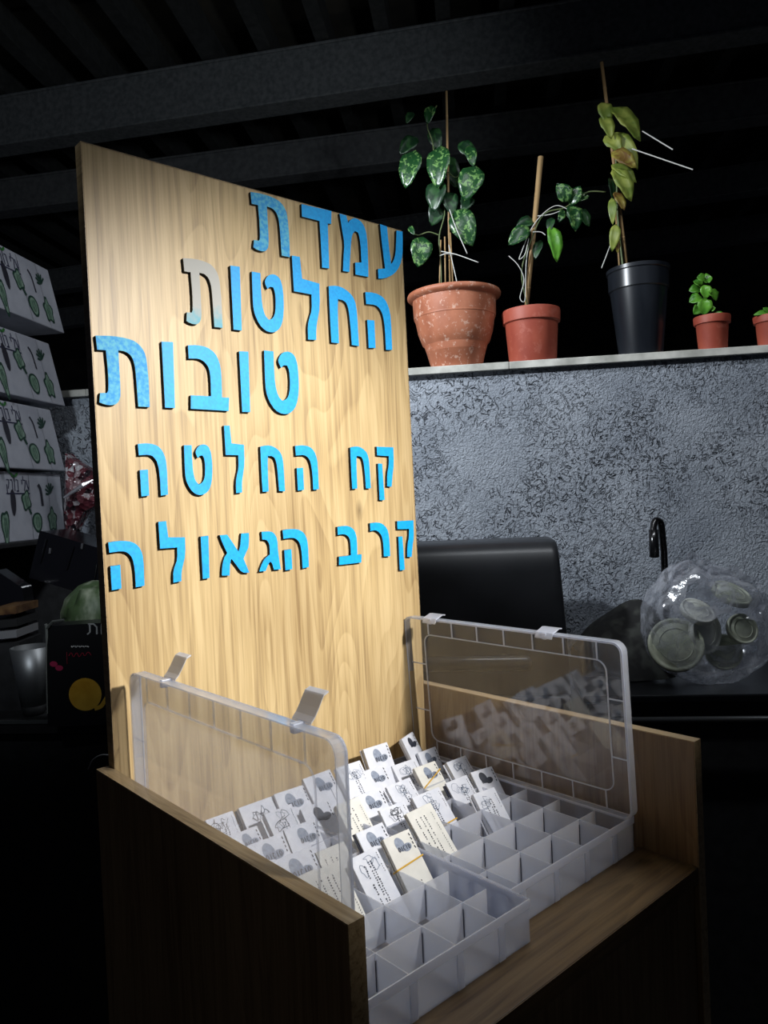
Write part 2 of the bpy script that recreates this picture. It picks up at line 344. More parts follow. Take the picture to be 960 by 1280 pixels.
# ------------------------------------------------------------------ the lettering on the board
def crop(x0, y0, s, pts): return [(x0 + a / s, y0 + b / s) for a, b in pts]
LT = .0048
def bpt(px, py):                               # a photo point on the plane of the letter faces -> board x, z
    n = Vector((0, -1, LEAN)).normalized(); p = onp(px, py, Vector((0, -LT, ZP)), n); return p.x, p.z
G = {
'tav': [crop(110, 410, 7.385, [(70,70),(230,72),(360,95),(440,125),(500,180),(535,255),(548,360),(562,500),(570,730),(465,725),(455,600),(440,400),(425,310),(395,250),(345,215),(280,205),(290,380),(300,560),(298,650),(270,700),(215,715),(150,705),(105,685),(112,600),(175,600),(190,575),(185,400),(165,205),(85,200)])],
'vav': [crop(110, 410, 7.385, [(680,125),(785,130),(803,738),(712,735)])],
'bet': [crop(220, 410, 5.647, [(85,122),(150,120),(220,135),(275,175),(305,235),(320,310),(325,490),(375,492),(372,585),(105,570),(105,475),(248,482),(245,360),(235,285),(205,240),(160,215),(90,215)])],
'tet': [crop(220, 410, 5.647, [(622,158),(688,165),(692,290),(700,400),(720,480),(752,515),(785,500),(803,450),(805,370),(800,300),(785,265),(760,262),(742,282),(720,235),(730,200),(755,172),(795,165),(830,185),(850,225),(862,290),(868,400),(862,500),(840,570),(800,605),(750,608),(700,580),(660,520),(635,450),(628,350)])],
'dalet': [crop(300, 230, 8, [(615,200),(915,270),(912,400),(878,395),(885,600),(893,845),(822,835),(810,600),(795,370),(620,325)])],
'mem': [crop(400, 240, 8, [(195,215),(262,235),(282,310),(300,280),(340,258),(380,270),(425,310),(455,370),(470,450),(480,600),(485,850),(355,825),(352,705),(415,705),(408,560),(395,450),(380,405),(350,390),(325,420),(312,480),(305,600),(295,800),(230,790),(235,650),(245,520),(225,400)])],
'ayin': [crop(400, 240, 8, [(600,320),(670,345),(685,500),(712,720),(735,690),(755,620),(762,500),(765,385),(825,395),(828,500),(825,640),(805,720),(770,790),(710,840),(640,865),(585,865),(580,770),(650,765),(635,640),(615,480)])],
'lamed': [crop(350, 310, 6.4, [(95,60),(158,70),(178,245),(315,285),(320,470),(300,580),(290,640),(290,735),(225,732),(222,620),(235,560),(255,495),(252,372),(112,345)])],
'het': [crop(350, 310, 6.4, [(390,305),(450,300),(510,320),(560,360),(590,400),(610,460),(620,560),(632,785),(575,775),(562,600),(550,500),(535,445),(510,420),(465,408),(462,500),(472,762),(412,755),(400,550)])],
'he': [crop(350, 310, 6.4, [(682,352),(740,355),(800,375),(840,410),(870,470),(888,560),(898,815),(848,815),(840,650),(825,540),(800,485),(765,455),(690,448)]), crop(350, 310, 6.4, [(698,575),(755,580),(765,800),(710,798)])],
'qof': [crop(310, 540, 4.8, [(772,88),(872,92),(875,200),(868,250),(862,328),(835,325),(835,250),(845,200),(845,145),(775,140)]), crop(310, 540, 4.8, [(780,190),(805,190),(820,408),(790,408)])],
'alef': [crop(260, 640, 6.857, [(100,200),(165,195),(210,260),(262,340),(275,300),(280,250),(285,185),(350,180),(352,260),(345,310),(325,350),(305,400),(355,520),(290,520),(240,450),(200,400),(190,440),(185,545),(120,545),(122,470),(135,400),(165,350),(130,280)])],
'gimel': [crop(260, 640, 6.857, [(460,170),(540,165),(575,190),(595,240),(600,330),(612,420),(625,490),(565,495),(550,440),(535,425),(515,450),(495,505),(440,510),(455,460),(485,400),(530,365),(530,300),(520,260),(500,238),(465,235)])],
'resh': [crop(400, 640, 7.385, [(462,105),(530,95),(580,110),(620,150),(638,220),(645,330),(648,408),(590,410),(585,300),(575,230),(550,190),(515,165),(465,175)])]}
GB = {}
for k, ps in G.items():
    q = [[bpt(*p) for p in poly] for poly in ps]; xs = [a for p in q for a, b in p]; zs = [b for p in q for a, b in p]
    GB[k] = (q, min(xs), max(xs), min(zs), max(zs))
SHARP = {'vav', 'dalet'}
def letter(k, m, tl=None, br=None):
    q, x0, x1, z0, z1 = GB[k]
    if tl:
        X0, Z1 = bpt(*tl); X1, Z_0 = bpt(*br)
    else: X0, X1, Z_0, Z1 = x0, x1, z0, z1
    mb = MB()
    for poly in q:
        pp = [(X0 + (x - x0) / (x1 - x0) * (X1 - X0), Z_0 + (z - z0) / (z1 - z0) * (Z1 - Z_0)) for x, z in poly]
        pp = [(min(x, W - .0005), z) for x, z in pp]
        if k not in SHARP:                     # round the gentle corners, keep the hard ones
            out = []; n = len(pp)
            for i in range(n):
                a, b, c = Vector(pp[i - 1]), Vector(pp[i]), Vector(pp[(i + 1) % n])
                if (b - a).length < 1e-6 or (c - b).length < 1e-6: continue
                an = (b - a).angle(c - b)
                if an < math.radians(50): out += [tuple(b.lerp(a, .25)), tuple(b.lerp(c, .25))]
                else: out.append(tuple(b))
            pp = out
        mb.prism([lean(x, -LT, z) for x, z in pp], Vector((0, LT - .0001, 0)), 0, 1)
    return mb.build('hebrew_letter', [m, black_side], board)
for k, m, *bb in [
    ('tav', blue_worn, (313, 238), (363, 322)), ('dalet', blue), ('mem', blue), ('ayin', blue),
    ('tav', blue_faded, (228.7, 320.5), (278.8, 410.3)), ('vav', blue, (287.8, 331), (303.9, 413.5)), ('tet', blue, (314, 337), (356.8, 418)), ('lamed', blue), ('het', blue), ('he', blue),
    ('tav', blue_worn), ('vav', blue), ('bet', blue), ('vav', blue, (298.8, 438.3), (314.4, 515.4)), ('tet', blue),
    ('he', blue, (172.2, 553.8), (210.6, 619.4)), ('tet', blue, (229.4, 554.7), (267.3, 618.4)), ('lamed', blue, (280, 531.6), (308.1, 616)), ('het', blue, (325, 556.3), (356.3, 614)), ('he', blue, (368.8, 556.3), (399, 612.3)), ('het', blue, (437.5, 557.7), (463.5, 610.4)), ('qof', blue),
    ('he', blue, (135.3, 677), (181.3, 733)), ('lamed', blue, (198, 652), (234.2, 726.3)), ('vav', blue, (250.8, 670.3), (263.3, 722.5)), ('alef', blue), ('gimel', blue), ('he', blue, (353.3, 661.9), (386.6, 709.5)), ('bet', blue, (421.4, 657.9), (452.5, 703)), ('resh', blue), ('qof', blue, (496.4, 651.5), (519.8, 710.4))]:
    o = letter(k, m, *bb)
    if m is blue_faded: o['label'] = 'letter with its blue paint worn off at the top'

# ------------------------------------------------------------------ the two compartment boxes
BX, BY, BH = .2258, .352, .0412
ZR = ZD + BH
def make_box(x0, y0, lid_side, name_lab, label):
    """x0,y0: left front corner of the box; lid hinged on the 'left' or 'right' long side, standing open"""
    t = thing('compartment_box', label, 'organizer box', (x0 + BX / 2, y0 + BY / 2, ZD))
    x1, y1 = x0 + BX, y0 + BY; w = .0016; z0 = ZD + .0008
    tr = MB().box(x0 + .001, x1 - .001, y0 + .001, y1 - .001, z0, z0 + w)
    for a in ((x0, x1, y0, y0 + w), (x0, x1, y1 - w, y1), (x0, x0 + w, y0 + w, y1 - w), (x1 - w, x1, y0 + w, y1 - w)): tr.box(*a, z0, ZR)
    tray = tr.build('tray', frost, t, bevel=.0005)
    r = MB(); h = .008; q = .001                # thicker rim round the top
    for a in ((x0 - q, x1 + q, y0 - q, y0), (x0 - q, x1 + q, y1, y1 + q), (x0 - q, x0, y0, y1), (x1, x1 + q, y0, y1)): r.box(*a, ZR - h, ZR + .0008)
    r.build('rim', frost_rib, tray, bevel=.0008)
    for k in range(4):                          # ribs on the front wall
        xr_ = x0 + [.018, .073, .129, .184][k]
        MB().box(xr_ - .004, xr_ + .004, y0 - .0012, y0, z0 + .001, ZR - h).build('rib', frost_rib, tray)
        MB().box(xr_ - .004, xr_ + .004, y1, y1 + .0012, z0 + .001, ZR - h).build('rib', frost_rib, tray)
    for k in range(7): 
        yy = y0 + .022 + k * .051
        for xx in (x0 - .0012, x1): MB().box(xx, xx + .0012, yy - .004, yy + .004, z0 + .001, ZR - h).build('rib', frost_rib, tray)
    dz = ZR - .0035
    for k in range(6): 
        yy = y0 + .046 + k * .051
        MB().box(x0 + w + .0004, x1 - w - .006, yy - .0005, yy + .0005, z0 + .002, dz).build('cross_divider', divider_m, t)
    for k in range(4):
        xx = x0 + [.018, .073, .129, .184][k]
        MB().box(xx - .0005, xx + .0005, y0 + w + .0004, y1 - w - .0004, z0 + .002, dz + .0002).build('long_divider', divider_m, t)
        for j in range(6):
            yy = y0 + .046 + j * .051; MB().box(xx - .0009, xx + .0009, yy - .0012, yy - .0005, z0 + .004, dz - .006).build('slot', foil_edge, t)
    # open lid: panel, skirt, bead, ribs, latches
    lh = BX - .018; sk = .0115
    s = 1 if lid_side == 'left' else -1         # the skirt points into the box side
    xp = x0 + .001 if s == 1 else x1 + .001
    ya, yb = y0 - .006, y1 + .004; za, zb = ZR - .002, ZR + lh
    m1 = clear_left if s == 1 else clear
    def rr(yl, yh, zl, zh, r, n=6):
        out = []
        for cy, cz, a0 in ((yh - r, zh - r, 0), (yl + r, zh - r, 90), (yl + r, zl + r, 180), (yh - r, zl + r, 270)):
            for k in range(n + 1):
                a = math.radians(a0 + 90 * k / n); out.append((cy + r * math.cos(a), cz + r * math.sin(a)))
        return out
    oc = rr(ya, yb, za, zb, .013)
    pl = MB().prism([Vector((xp, y, z)) for y, z in oc], Vector((-s * .0012, 0, 0)))
    lid = pl.build('lid', m1, t)
    lid['label'] = 'open see-through lid standing upright'
    def ring(name, pts, wy, depth, xs, mm):
        cy = sum(p[0] for p in pts) / len(pts); cz = sum(p[1] for p in pts) / len(pts); n = len(pts); vs = []
        for i, (y, z) in enumerate(pts):
            a = Vector(pts[i - 1]); b = Vector(pts[(i + 1) % n]); d = (b - a).normalized(); nn = Vector((-d.y, d.x))
            for xx, oo in ((xs, 0), (xs + s * depth, 0), (xs + s * depth, wy), (xs, wy)): vs.append(Vector((xx, y + nn.x * oo, z + nn.y * oo)))
        fs = [(4 * i + k, 4 * i + (k + 1) % 4, 4 * ((i + 1) % n) + (k + 1) % 4, 4 * ((i + 1) % n) + k) for i in range(n) for k in range(4)]
        return MB().add(vs, fs).build(name, mm, lid)
    ring('skirt', oc, .0015, sk, xp, rim_mat)
    ring('edge_lip', oc, .0026, .0015, xp + s * (sk - .0015), frost_rib)
    ic = rr(ya + .028, yb - .030, za + .024, zb - .026, .014)
    rm_ = bead_left if s == 1 else frost_rib
    ring('bead', ic, .0013, .0016, xp, rm_)
    yi0, yi1, zi0, zi1 = ya + .028, yb - .030, za + .024, zb - .026
    for k in range(7):
        yy = ya + .040 + k * (yb - ya - .08) / 6
        for c, d in ((zi1, zb - .001), (za + .001, zi0)): MB().box(min(xp, xp + s * .0016), max(xp, xp + s * .0016), yy - .0007, yy + .0007, c, d).build('stiffening_rib', rm_, lid)
    for c, d in ((ya + .001, yi0), (yi1, yb - .001)):
        for zz in (za + .068, za + .138):
            MB().box(min(xp, xp + s * .0016), max(xp, xp + s * .0016), c, d, zz - .0007, zz + .0007).build('stiffening_rib', rm_, lid)
    for yy in ((y1 - .068, y0 + .052) if s == 1 else (y1 - .052, y0 + .100)):
        # bent snap latch hinged on the free edge of the lid
        hw = .013
        if s == 1: prof = [(sk, .0), (sk + .004, .004), (sk + .008, .010), (sk + .014, .020), (sk + .019, .022)]
        else: prof = [(sk + .003, -.006), (sk, 0), (.004, .002), (-.002, .004), (-.008, .003)]
        mb = MB(); vs = []
        for a, b in prof:
            for y_ in (-hw, hw): 
                for o_ in (0, .0016): vs.append(Vector((xp + s * a, yy + y_, zb + b + o_)))
        n = len(prof); fs = []
        for i in range(n - 1):
            a = 4 * i; b = a + 4; fs += [(a, b, b + 2, a + 2), (a + 1, a + 3, b + 3, b + 1), (a, a + 1, b + 1, b), (a + 2, b + 2, b + 3, a + 3)]
        fs += [(0, 2, 3, 1), (4 * n - 4, 4 * n - 3, 4 * n - 1, 4 * n - 2)]
        mb.add(vs, fs); mb.box(*sorted((xp + s * .002, xp + s * (sk + .002))), yy - .003, yy + .003, zb - .007, zb + .001)
        mb.build('latch', frost_rib, lid, bevel=.0003)
    if s == -1:                                 # the right lid leans a little inwards over the box
        bpy.context.view_layer.update()
        piv = Vector((x1 - t.location.x, 0, ZR - ZD)); Rt = Matrix.Translation(piv) @ Matrix.Rotation(math.radians(-2.8), 4, 'Y') @ Matrix.Translation(-piv)
        for o in [lid] + [c for c in bpy.data.objects if c.parent == lid]: o.data.transform(Rt)
    return t
make_box(.0118, -.3777, 'left', '', 'clear plastic compartment box at the left, with its see-through lid open by the left panel')
make_box(.2402, -.3543, 'right', '', 'clear plastic compartment box at the right, with its glassy lid open by the right panel')

# ------------------------------------------------------------------ packets of cards standing in the boxes
R = random.Random(5)
def glyph_strokes(ch):
    return {'O': [[(.5 + .42 * math.cos(a), .5 + .5 * math.sin(a)) for a in [k * math.pi / 4 for k in range(9)]]],
            'I': [[(.5, 0), (.5, 1)]], 'C': [[(.9, .9), (.3, 1), (.08, .5), (.3, 0), (.9, .1)]], 'K': [[(.1, 0), (.1, 1)], [(.9, 1), (.15, .5), (.9, 0)]]}[ch]
CARDS = dict(a=(496,919,522,919,.418,'d'), b=(454,938,484,926,.352,'b'), c=(420,960,450,950,.292,'n'), d=(378,973,413,962,.248,'b'), e=(344,993,379,980,.205,'b'), f=(300,1010,341,994,.160,'n'), g=(259,1024,289,1014,.108,'n'),
 h=(521,942,546,932,.438,'b'), i=(489,958,519,947,.386,'n'), j=(451,964,480,956,.334,'b'), k=(413,984,443,974,.278,'b'), l=(376,1011,410,998,.212,'d'), m=(331,1017,364,1005,.164,'n'), n=(290,1042,319,1034,.109,'b'),
 o=(556,953,584,944,.440,'n'), p=(516,960,545,951,.392,'B'), q=(481,984,514,971,.334,'n'), r1=(443,995,476,985,.278,'b'), r2=(420,1005,448,997,.232,'t'), s=(356,1037,392,1023,.165,'b'), t=(311,1056,352,1041,.110,'b'),
 u=(555,979,585,968,.392,'n'), v=(513,996,551,984,.335,'N'), w=(473,1012,506,1001,.280,'n'), x=(444,1041,479,1028,.215,'b'), y=(342,1075,388,1058,.110,'b'), z=(395,1065,430,1052,.164,'t'),
 aa=(588,967,615,956,.438,'d'), bb=(591,994,618,982,.388,'h'), cc=(506,1019,540,1001,.278,'T'), dd=(479,1051,511,1034,.214,'B'), ee=(435,1072,472,1060,.166,'h'), gg=(390,1088,425,1076,.112,'t'), hh=(355,1101,392,1089,.060,'t'))
LAB = dict(
 a='white packet with a dark blob, rearmost of all, by the right lid', b='grey-blob packet leaning on the back board, second from the right in the rear row',
 c='scribbled white packet in the rear row, third from the right, touching the back board', d='grey-blob packet in the rear row, seen through the front edge of the left lid',
 e='grey-blob packet in the rear row behind the left lid, fifth from the right', f='densely scribbled packet in the rear row, last but one on the left',
 g='scribbled packet at the far left end of the rear row, by the side panel',
 h='packet with a half hidden blob at the right end of the second row', i='densely scribbled packet in the second row, second from the right', j='grey-blob packet with bold lettering in the second row, third from the right',
 k='packet with a half hidden blob in the second row, right of the left lid edge', l='white packet with a large dark blob behind the left lid in the second row', m='packet covered in dense scribbles behind the left lid in the second row', n='small pale packet with a grey blob at the left end of the second row',
 o='white packet with a crowded scribbled drawing at the right end of the third row', p='white packet with a grey blob crossed by a diagonal yellow rubber band', q='scribbled white packet in the third row, third from the right', r1='wide white packet with a grey blob in the middle of the third row',
 r2='cream packet with rows of small text just right of the left lid edge', s='white packet with a grey blob in the third row behind the left lid', t='grey-blob packet with side marks at the left end of the third row',
 u='scribbled white packet in the fourth row, right of the banded one', v='packet with handwriting and a rubber band low down, behind the tall cream packet', w='scribbled packet left of the tall cream packet', x='bold-lettered grey-blob packet in the fourth row, right of the left lid edge',
 y='wide white packet with a pale grey blob touching the left side panel', z='small pale text packet seen between the two uprights of the left lid edge', aa='white packet with a dark curved blob, outermost packet on the right',
 bb='tall handwritten white packet leaning alone in the right box, foremost there', cc='tall cream packet with text columns and a rubber band round its foot', dd='cream packet with a grey blob and a yellow rubber band round its middle', ee='tall handwritten packet in the left box, foremost in the middle',
 gg='pale text packet behind the lower front edge of the left lid', hh='pale packet mostly hidden by the left side panel, nearest the front')
for key, (ax, ay, bx_, by_, xc, kind) in CARDS.items():
    top = on((ax + bx_) / 2, (ay + by_) / 2, 0, xc)
    left = key in ('d','e','f','g','l','m','n','s','t','y','z','x','dd','ee','gg','hh','r2')
    tilt = math.radians(40 if key not in ('a', 'b', 'h') else 28)
    floor_z = ZD + .0035; ll = (top.z - floor_z) / math.cos(tilt)
    if ll > .075: ll = .075
    th = R.uniform(.003, .007)
    wd_ = (Vector((bx_, by_)) - Vector((ax, ay))).length / 944 * (top - CAM).dot(RM @ Vector((0, 0, -1))) * 1.19
    wd_ = max(.036, min(wd_, .052))
    yaw = {'a': .35, 'bb': -.12, 'aa': -.15, 'ee': .05, 'cc': .06, 'p': -.03}.get(key, R.uniform(-.05, .05))
    # local frame: X width, Y up along the card, Z out of its face
    cu = Vector((math.cos(yaw), math.sin(yaw), 0)); back = Vector((-math.sin(yaw), math.cos(yaw), 0))
    cy = (back * math.sin(tilt) + Z * math.cos(tilt)); cz = cu.cross(cy)
    M = Matrix((cu, cy, cz)).transposed()
    base = top - cy * ll
    m_ = cream if kind in 'tTB' else paper
    t = thing('card_packet', LAB[key], 'packet', base, M.to_euler(), 'packets of printed cards in the compartment boxes')
    hw = wd_ / 2; mb = MB()
    mb.box(-hw, hw, 0, ll, -th, 0); body = mb.build('card', m_, t, world=False, bevel=.0006)
    for q in range(1):                          # cards behind it, a little out of line
        dx = R.uniform(-.0025, .0025); MB().box(-hw + dx - .001, hw + dx - .001, 0, ll - R.uniform(-.001, .003), -th - .0022, -th - .0004).build('rear_card', foil_edge if R.random() < .35 else m_, t, world=False)
    pr = MB(); gr = MB(); e_ = .00025
    nrm = Vector((0, 0, 1))
    def P2(x, y, k=0): return Vector((x, y, e_ + k * .0001))
    if kind in 'bBd':
        sc = wd_ / .044; cx0 = R.uniform(-.004, 0) * sc; cy0 = ll - .0135 * sc
        def ell(cx, cy_, a, b, rot, n=18): return [P2(cx + a * math.cos(q) * math.cos(rot) - b * math.sin(q) * math.sin(rot), cy_ + a * math.cos(q) * math.sin(rot) + b * math.sin(q) * math.cos(rot)) for q in [2 * math.pi * k / n for k in range(n)]]
        b_ = MB(); g1 = ell(cx0, cy0, .0068 * sc, .0092 * sc, .25); g2 = ell(cx0 + .009 * sc, cy0 - .006 * sc, .0075 * sc, .0048 * sc, .2)
        b_.add(g1, [tuple(range(18))]); b_.add([p + nrm * .00006 for p in g2], [tuple(range(18))])
        b_.build('printed_blob', dark_ink if kind == 'd' else grey_ink, body, world=False, fix=False)
        tx = cx0 - .0055 * sc
        for c_ in 'OICIO':
            for stt in glyph_strokes(c_): pr.ribbon([P2(tx + x_ * .0030 * sc, cy0 - .0085 * sc + y_ * .0055 * sc, 4) for x_, y_ in stt], .0011 * sc, nrm)
            tx += .0040 * sc
        for k in range(4):
            y_ = ll - .004 - k * .0046; pr.ribbon([P2(hw - .0035, y_), P2(hw - .0025 - R.random() * .001, y_ - .0028)], .0014, nrm)
        if kind == 'B' and ll > .055:
            for c0 in (-.006, .004):
                for k in range(7): pr.ribbon([P2(c0, .024 - k * .003), P2(c0 + .0003, .0225 - k * .003)], .0011, nrm)
    if kind in 'nNh':
        for k in range(3 if kind == 'h' else 5):   # loose pen drawing
            c0 = Vector((R.uniform(-.010, .008), ll - R.uniform(.008, .02))); pts = []
            for j in range(9):
                a = j * .8 + R.random(); pts.append(P2(max(-hw + .003, min(hw - .003, c0.x + math.cos(a) * R.uniform(.002, .008))), min(ll - .002, c0.y + math.sin(a) * R.uniform(.002, .008))))
            gr.ribbon(smooth_path(pts, 3), R.uniform(.0004, .0009), nrm)
        cols_ = [hw - .004, .004, .0005] + ([-.006] if kind == 'h' else [])
        for ci, c0 in enumerate(cols_):
            n_ = int((ll - .012) / .0024); sk_ = 0 if ci == 0 else R.randint(2, 4)
            for k in range(sk_, min(n_, 9 if ci == 0 else n_)):
                if R.random() < .12: continue
                y_ = ll - .005 - k * .0024; ww = .0008 if ci == 0 else R.uniform(.001, .0022)
                pr.ribbon([P2(c0 + R.uniform(-.0004, .0004), y_), P2(c0 + R.uniform(-.0004, .0008), y_ - R.uniform(.0010, .0018))], ww, nrm)
    if kind in 'tT':
        for ci, c0 in enumerate((-.012, -.004, .002, .014)):
            for k in range(int((ll - .02) / .0026)):
                if R.random() < .15: continue
                y_ = ll - .010 - k * .0026; pr.ribbon([P2(c0 + k * .00008, y_), P2(c0 + R.uniform(-.0003, .0006), y_ - R.uniform(.0010, .0018))], .0007 if ci == 3 else R.uniform(.0009, .0018), nrm)
    if pr.v: pr.build('printed_text', ink, body, world=False, fix=False)
    if gr.v: gr.build('pen_drawing', dark_ink if R.random() < .5 else grey_ink, body, world=False, fix=False)
    if kind in 'BNT':
        fr0, fr1 = {'B': (.60, .60), 'N': (.30, .30), 'T': (.12, .12)}[kind]; dy = .012 if key == 'p' else .003
        a, b = ll * fr0 - dy * .3, ll * fr1 + dy * .8
        if key == 'p': a, b = ll - .030, ll - .013
        if key == 'dd': a, b = ll - .034, ll - .030
        q = .0007; zt = q + .0004; zb_ = -th - .003
        MB().tube([(-hw - q, a, zt), (hw + q, b, zt), (hw + q, b, zb_), (-hw - q, a, zb_), (-hw - q, a, zt)], .0009, 6).build('rubber_band', rubber, t, world=False)
# ------------------------------------------------------------------ potted plants on the sill
NZ = N
def leaf(name, base, tip, width, nrm, m, parent, curl=.15, cup=.25, n=8, tipf=.8):
    base, tip = Vector(base), Vector(tip); d = tip - base; Ln = d.length; d.normalize()
    side = d.cross(Vector(nrm)).normalized(); up = side.cross(d).normalized(); vs = []; fs = []
    for i in range(n + 1):
        t = i / n; w = width * .5 * (math.sin(math.pi * min(1, t ** tipf * 1.0)) ** .75) + .0004
        c = base + d * (Ln * t) - up * (curl * Ln * (t ** 2)) + up * curl * Ln * .3 * math.sin(math.pi * t)
        for j in (-1, -.5, 0, .5, 1): vs.append(c + side * (w * j) + up * (cup * w * abs(j)) + up * (.05 * width * math.sin(i * 2.1 + j * 3)) * abs(j))
    for i in range(n):
        for j in range(4): a = i * 5 + j; fs.append((a, a + 1, a + 6, a + 5))
    o = MB().add(vs, fs).build(name, m, parent, smooth=True, fix=False)
    s = o.modifiers.new('thick', 'SOLIDIFY'); s.thickness = .0006
    return o
def plant(px0, px1, pyb, pyt, rb, prof_fn, m, label, name, cat='potted plant'):
    """pot whose base spans px0..px1 at photo row pyb"""
    n0 = -(rb + .012); u, _ = wuz((px0 + px1) / 2, pyb, n0); loc = wp(u, n0, LEDGE)
    return thing(name, label, cat, loc), loc, u, n0
def pt(px, py, n): return onw(px, py, n)
def pot(t, loc, prof, m, rim_z, r_in, n=40):
    b = MB().lathe(loc, prof, n).build('pot', m, t, smooth=True)
    md = b.modifiers.new('edge', 'EDGE_SPLIT'); md.split_angle = math.radians(40)
    MB().lathe(loc, [(0.0001, rim_z - .02), (r_in, rim_z - .018)], 24).build('soil', soil, t)
def depth_scale(loc): return (loc - CAM).dot(RM @ Vector((0, 0, -1))) / FPX
def stake(t, name, pts, r, n0, m, nodes=True):
    P_ = [pt(px, py, n0 + dn) for px, py, dn in pts]; mb = MB().tube(P_, r, 8)
    if nodes:
        a, b = P_[0], P_[-1]; L_ = (b - a).length; k = .5
        d = (b - a).normalized()
        for f in (.18, .42, .66, .88): c = a.lerp(b, f); mb.tube([c - d * .002, c, c + d * .002], [r if not isinstance(r, list) else r[0], (r if not isinstance(r, list) else r[0]) * 1.18, r if not isinstance(r, list) else r[0]], 8)
    return mb.build(name, m, t, smooth=True)
def vine(t, name, pts, r, n0, m): return MB().tube(smooth_path([pt(px, py, n0 + dn) for px, py, dn in pts], 5), r, 6).build(name, m, t, smooth=True)

# pot 1: wide scuffed terracotta pot with a variegated vine
n0 = -.085; u, _ = wuz(571, 455, n0); loc = wp(u, n0, LEDGE); s = depth_scale(loc)
t1 = thing('potted_vine', 'wide scuffed terracotta pot with a tall variegated vine, right beside the lettered board', 'potted plant', loc)
ztop = pt(567, 368, n0).z - LEDGE; R1 = 58 * s; RB = 31 * s
pot(t1, loc, [(.001, 0), (RB, 0), (RB * 1.02, .004), (R1 * .665, ztop * .31), (R1 * .72, ztop * .34), (R1 * .80, ztop * .48), (R1 * .845, ztop * .64), (R1 * .85, ztop * .66), (R1 * .875, ztop * .675), (R1 * .895, ztop * .91), (R1 * .97, ztop * .93), (R1 * 1.0, ztop * .95), (R1 * 1.005, ztop * .975), (R1 * .985, ztop), (R1 * .90, ztop * .985), (R1 * .88, ztop * .7), (RB, .01)], terra, ztop, R1 * .87)
stake(t1, 'bamboo_cane', [(563, 372, 0), (558, 114, 0)], .0028 * 1.3, n0, bamboo)
for a, b in (((557, 372), (556, 296)), ((567, 372), (563, 291)), ((549, 372), (551, 300))): stake(t1, 'short_cane', [(*a, .01), (*b, .01)], .0022, n0, bamboo, False)
vine(t1, 'vine_stem', [(552, 372, .005), (551, 330, .01), (549, 296, .01), (556, 262, .01), (545, 225, .012), (541, 180, .01), (534, 155, .01), (546, 132, .01)], .0022, n0, stem_m)
vine(t1, 'side_shoot', [(549, 294, .01), (536, 290, .015), (522, 294, .02), (514, 288, .02)], .0018, n0, stem_m)
vine(t1, 'side_shoot', [(560, 215, .01), (570, 222, .015), (578, 212, .02)], .0016, n0, stem_m)
LV1 = [((520, 188), (505, 232), 28, .03, leaf_var), ((552, 182), (545, 232), 30, .04, leaf_var), ((596, 208), (580, 248), 31, .03, leaf_var), ((570, 262), (590, 305), 32, .02, leaf_var), ((529, 296), (523, 332), 27, .04, leaf_var),
       ((549, 225), (541, 262), 26, .02, leaf_dk), ((540, 132), (534, 152), 14, .03, leaf_var), ((574, 178), (594, 196), 18, .0, leaf_dk), ((553, 250), (540, 280), 24, -.01, leaf_dk), ((522, 172), (499, 190), 20, .0, leaf_dk), ((512, 283), (517, 292), 7, .03, leaf_var),
       ((558, 196), (572, 234), 22, -.02, leaf_dk), ((541, 160), (548, 186), 18, -.01, leaf_dk), ((586, 182), (592, 206), 14, .02, leaf_var), ((588, 245), (578, 262), 18, .0, leaf_dk), ((516, 140), (508, 152), 10, .0, leaf_dk), ((560, 240), (566, 266), 20, .01, leaf_dk)]
for a, b, w, dn, m in LV1: leaf('leaf', pt(*a, n0 + dn), pt(*b, n0 + dn + .02), w * s, N + Z * .3 + U * R.uniform(-.4, .4), m, t1)
for q in ([(562, 262, .03), (570, 285, .04), (584, 317, .045)], [(550, 314, .02), (570, 318, .04), (598, 328, .05)], [(561, 306, .02), (566, 330, .03), (572, 356, .03)], [(549, 320, .02), (558, 317, .03), (566, 319, .02)]):
    MB().tube(smooth_path([pt(x, y, n0 + d_) for x, y, d_ in q]), .0015, 6).build('twine_tie', string_m, t1, smooth=True)

# pot 2: smaller smooth terracotta pot with a thick cane
n0 = -.07; u, _ = wuz(666, 448, n0); loc = wp(u, n0, LEDGE); s = depth_scale(loc)
t2 = thing('potted_vine', 'smooth red-brown pot with a thick leaning cane and a vine reaching right', 'potted plant', loc)
ztop = pt(664, 389, n0).z - LEDGE; R1 = 36 * s; RB = 28.5 * s
pot(t2, loc, [(.001, 0), (RB, 0), (RB * 1.02, .003), (R1 * .90, ztop * .74), (R1 * .905, ztop * .75), (R1 * .98, ztop * .77), (R1, ztop * .96), (R1 * .985, ztop), (R1 * .94, ztop * .99), (R1 * .88, ztop * .7), (RB, .01)], terra2, ztop, R1 * .88)
stake(t2, 'bamboo_cane', [(657, 396, 0), (676, 196, 0)], [.0062, .0082], n0, bamboo)
vine(t2, 'vine_stem', [(660, 385, .01), (652, 340, .02), (664, 300, .02), (680, 268, .02), (705, 260, .02), (716, 252, .02)], .002, n0, stem_m)
vine(t2, 'vine_stem', [(716, 252, .02), (735, 240, .02), (757, 240, .01)], .0022, n0, stem_m)
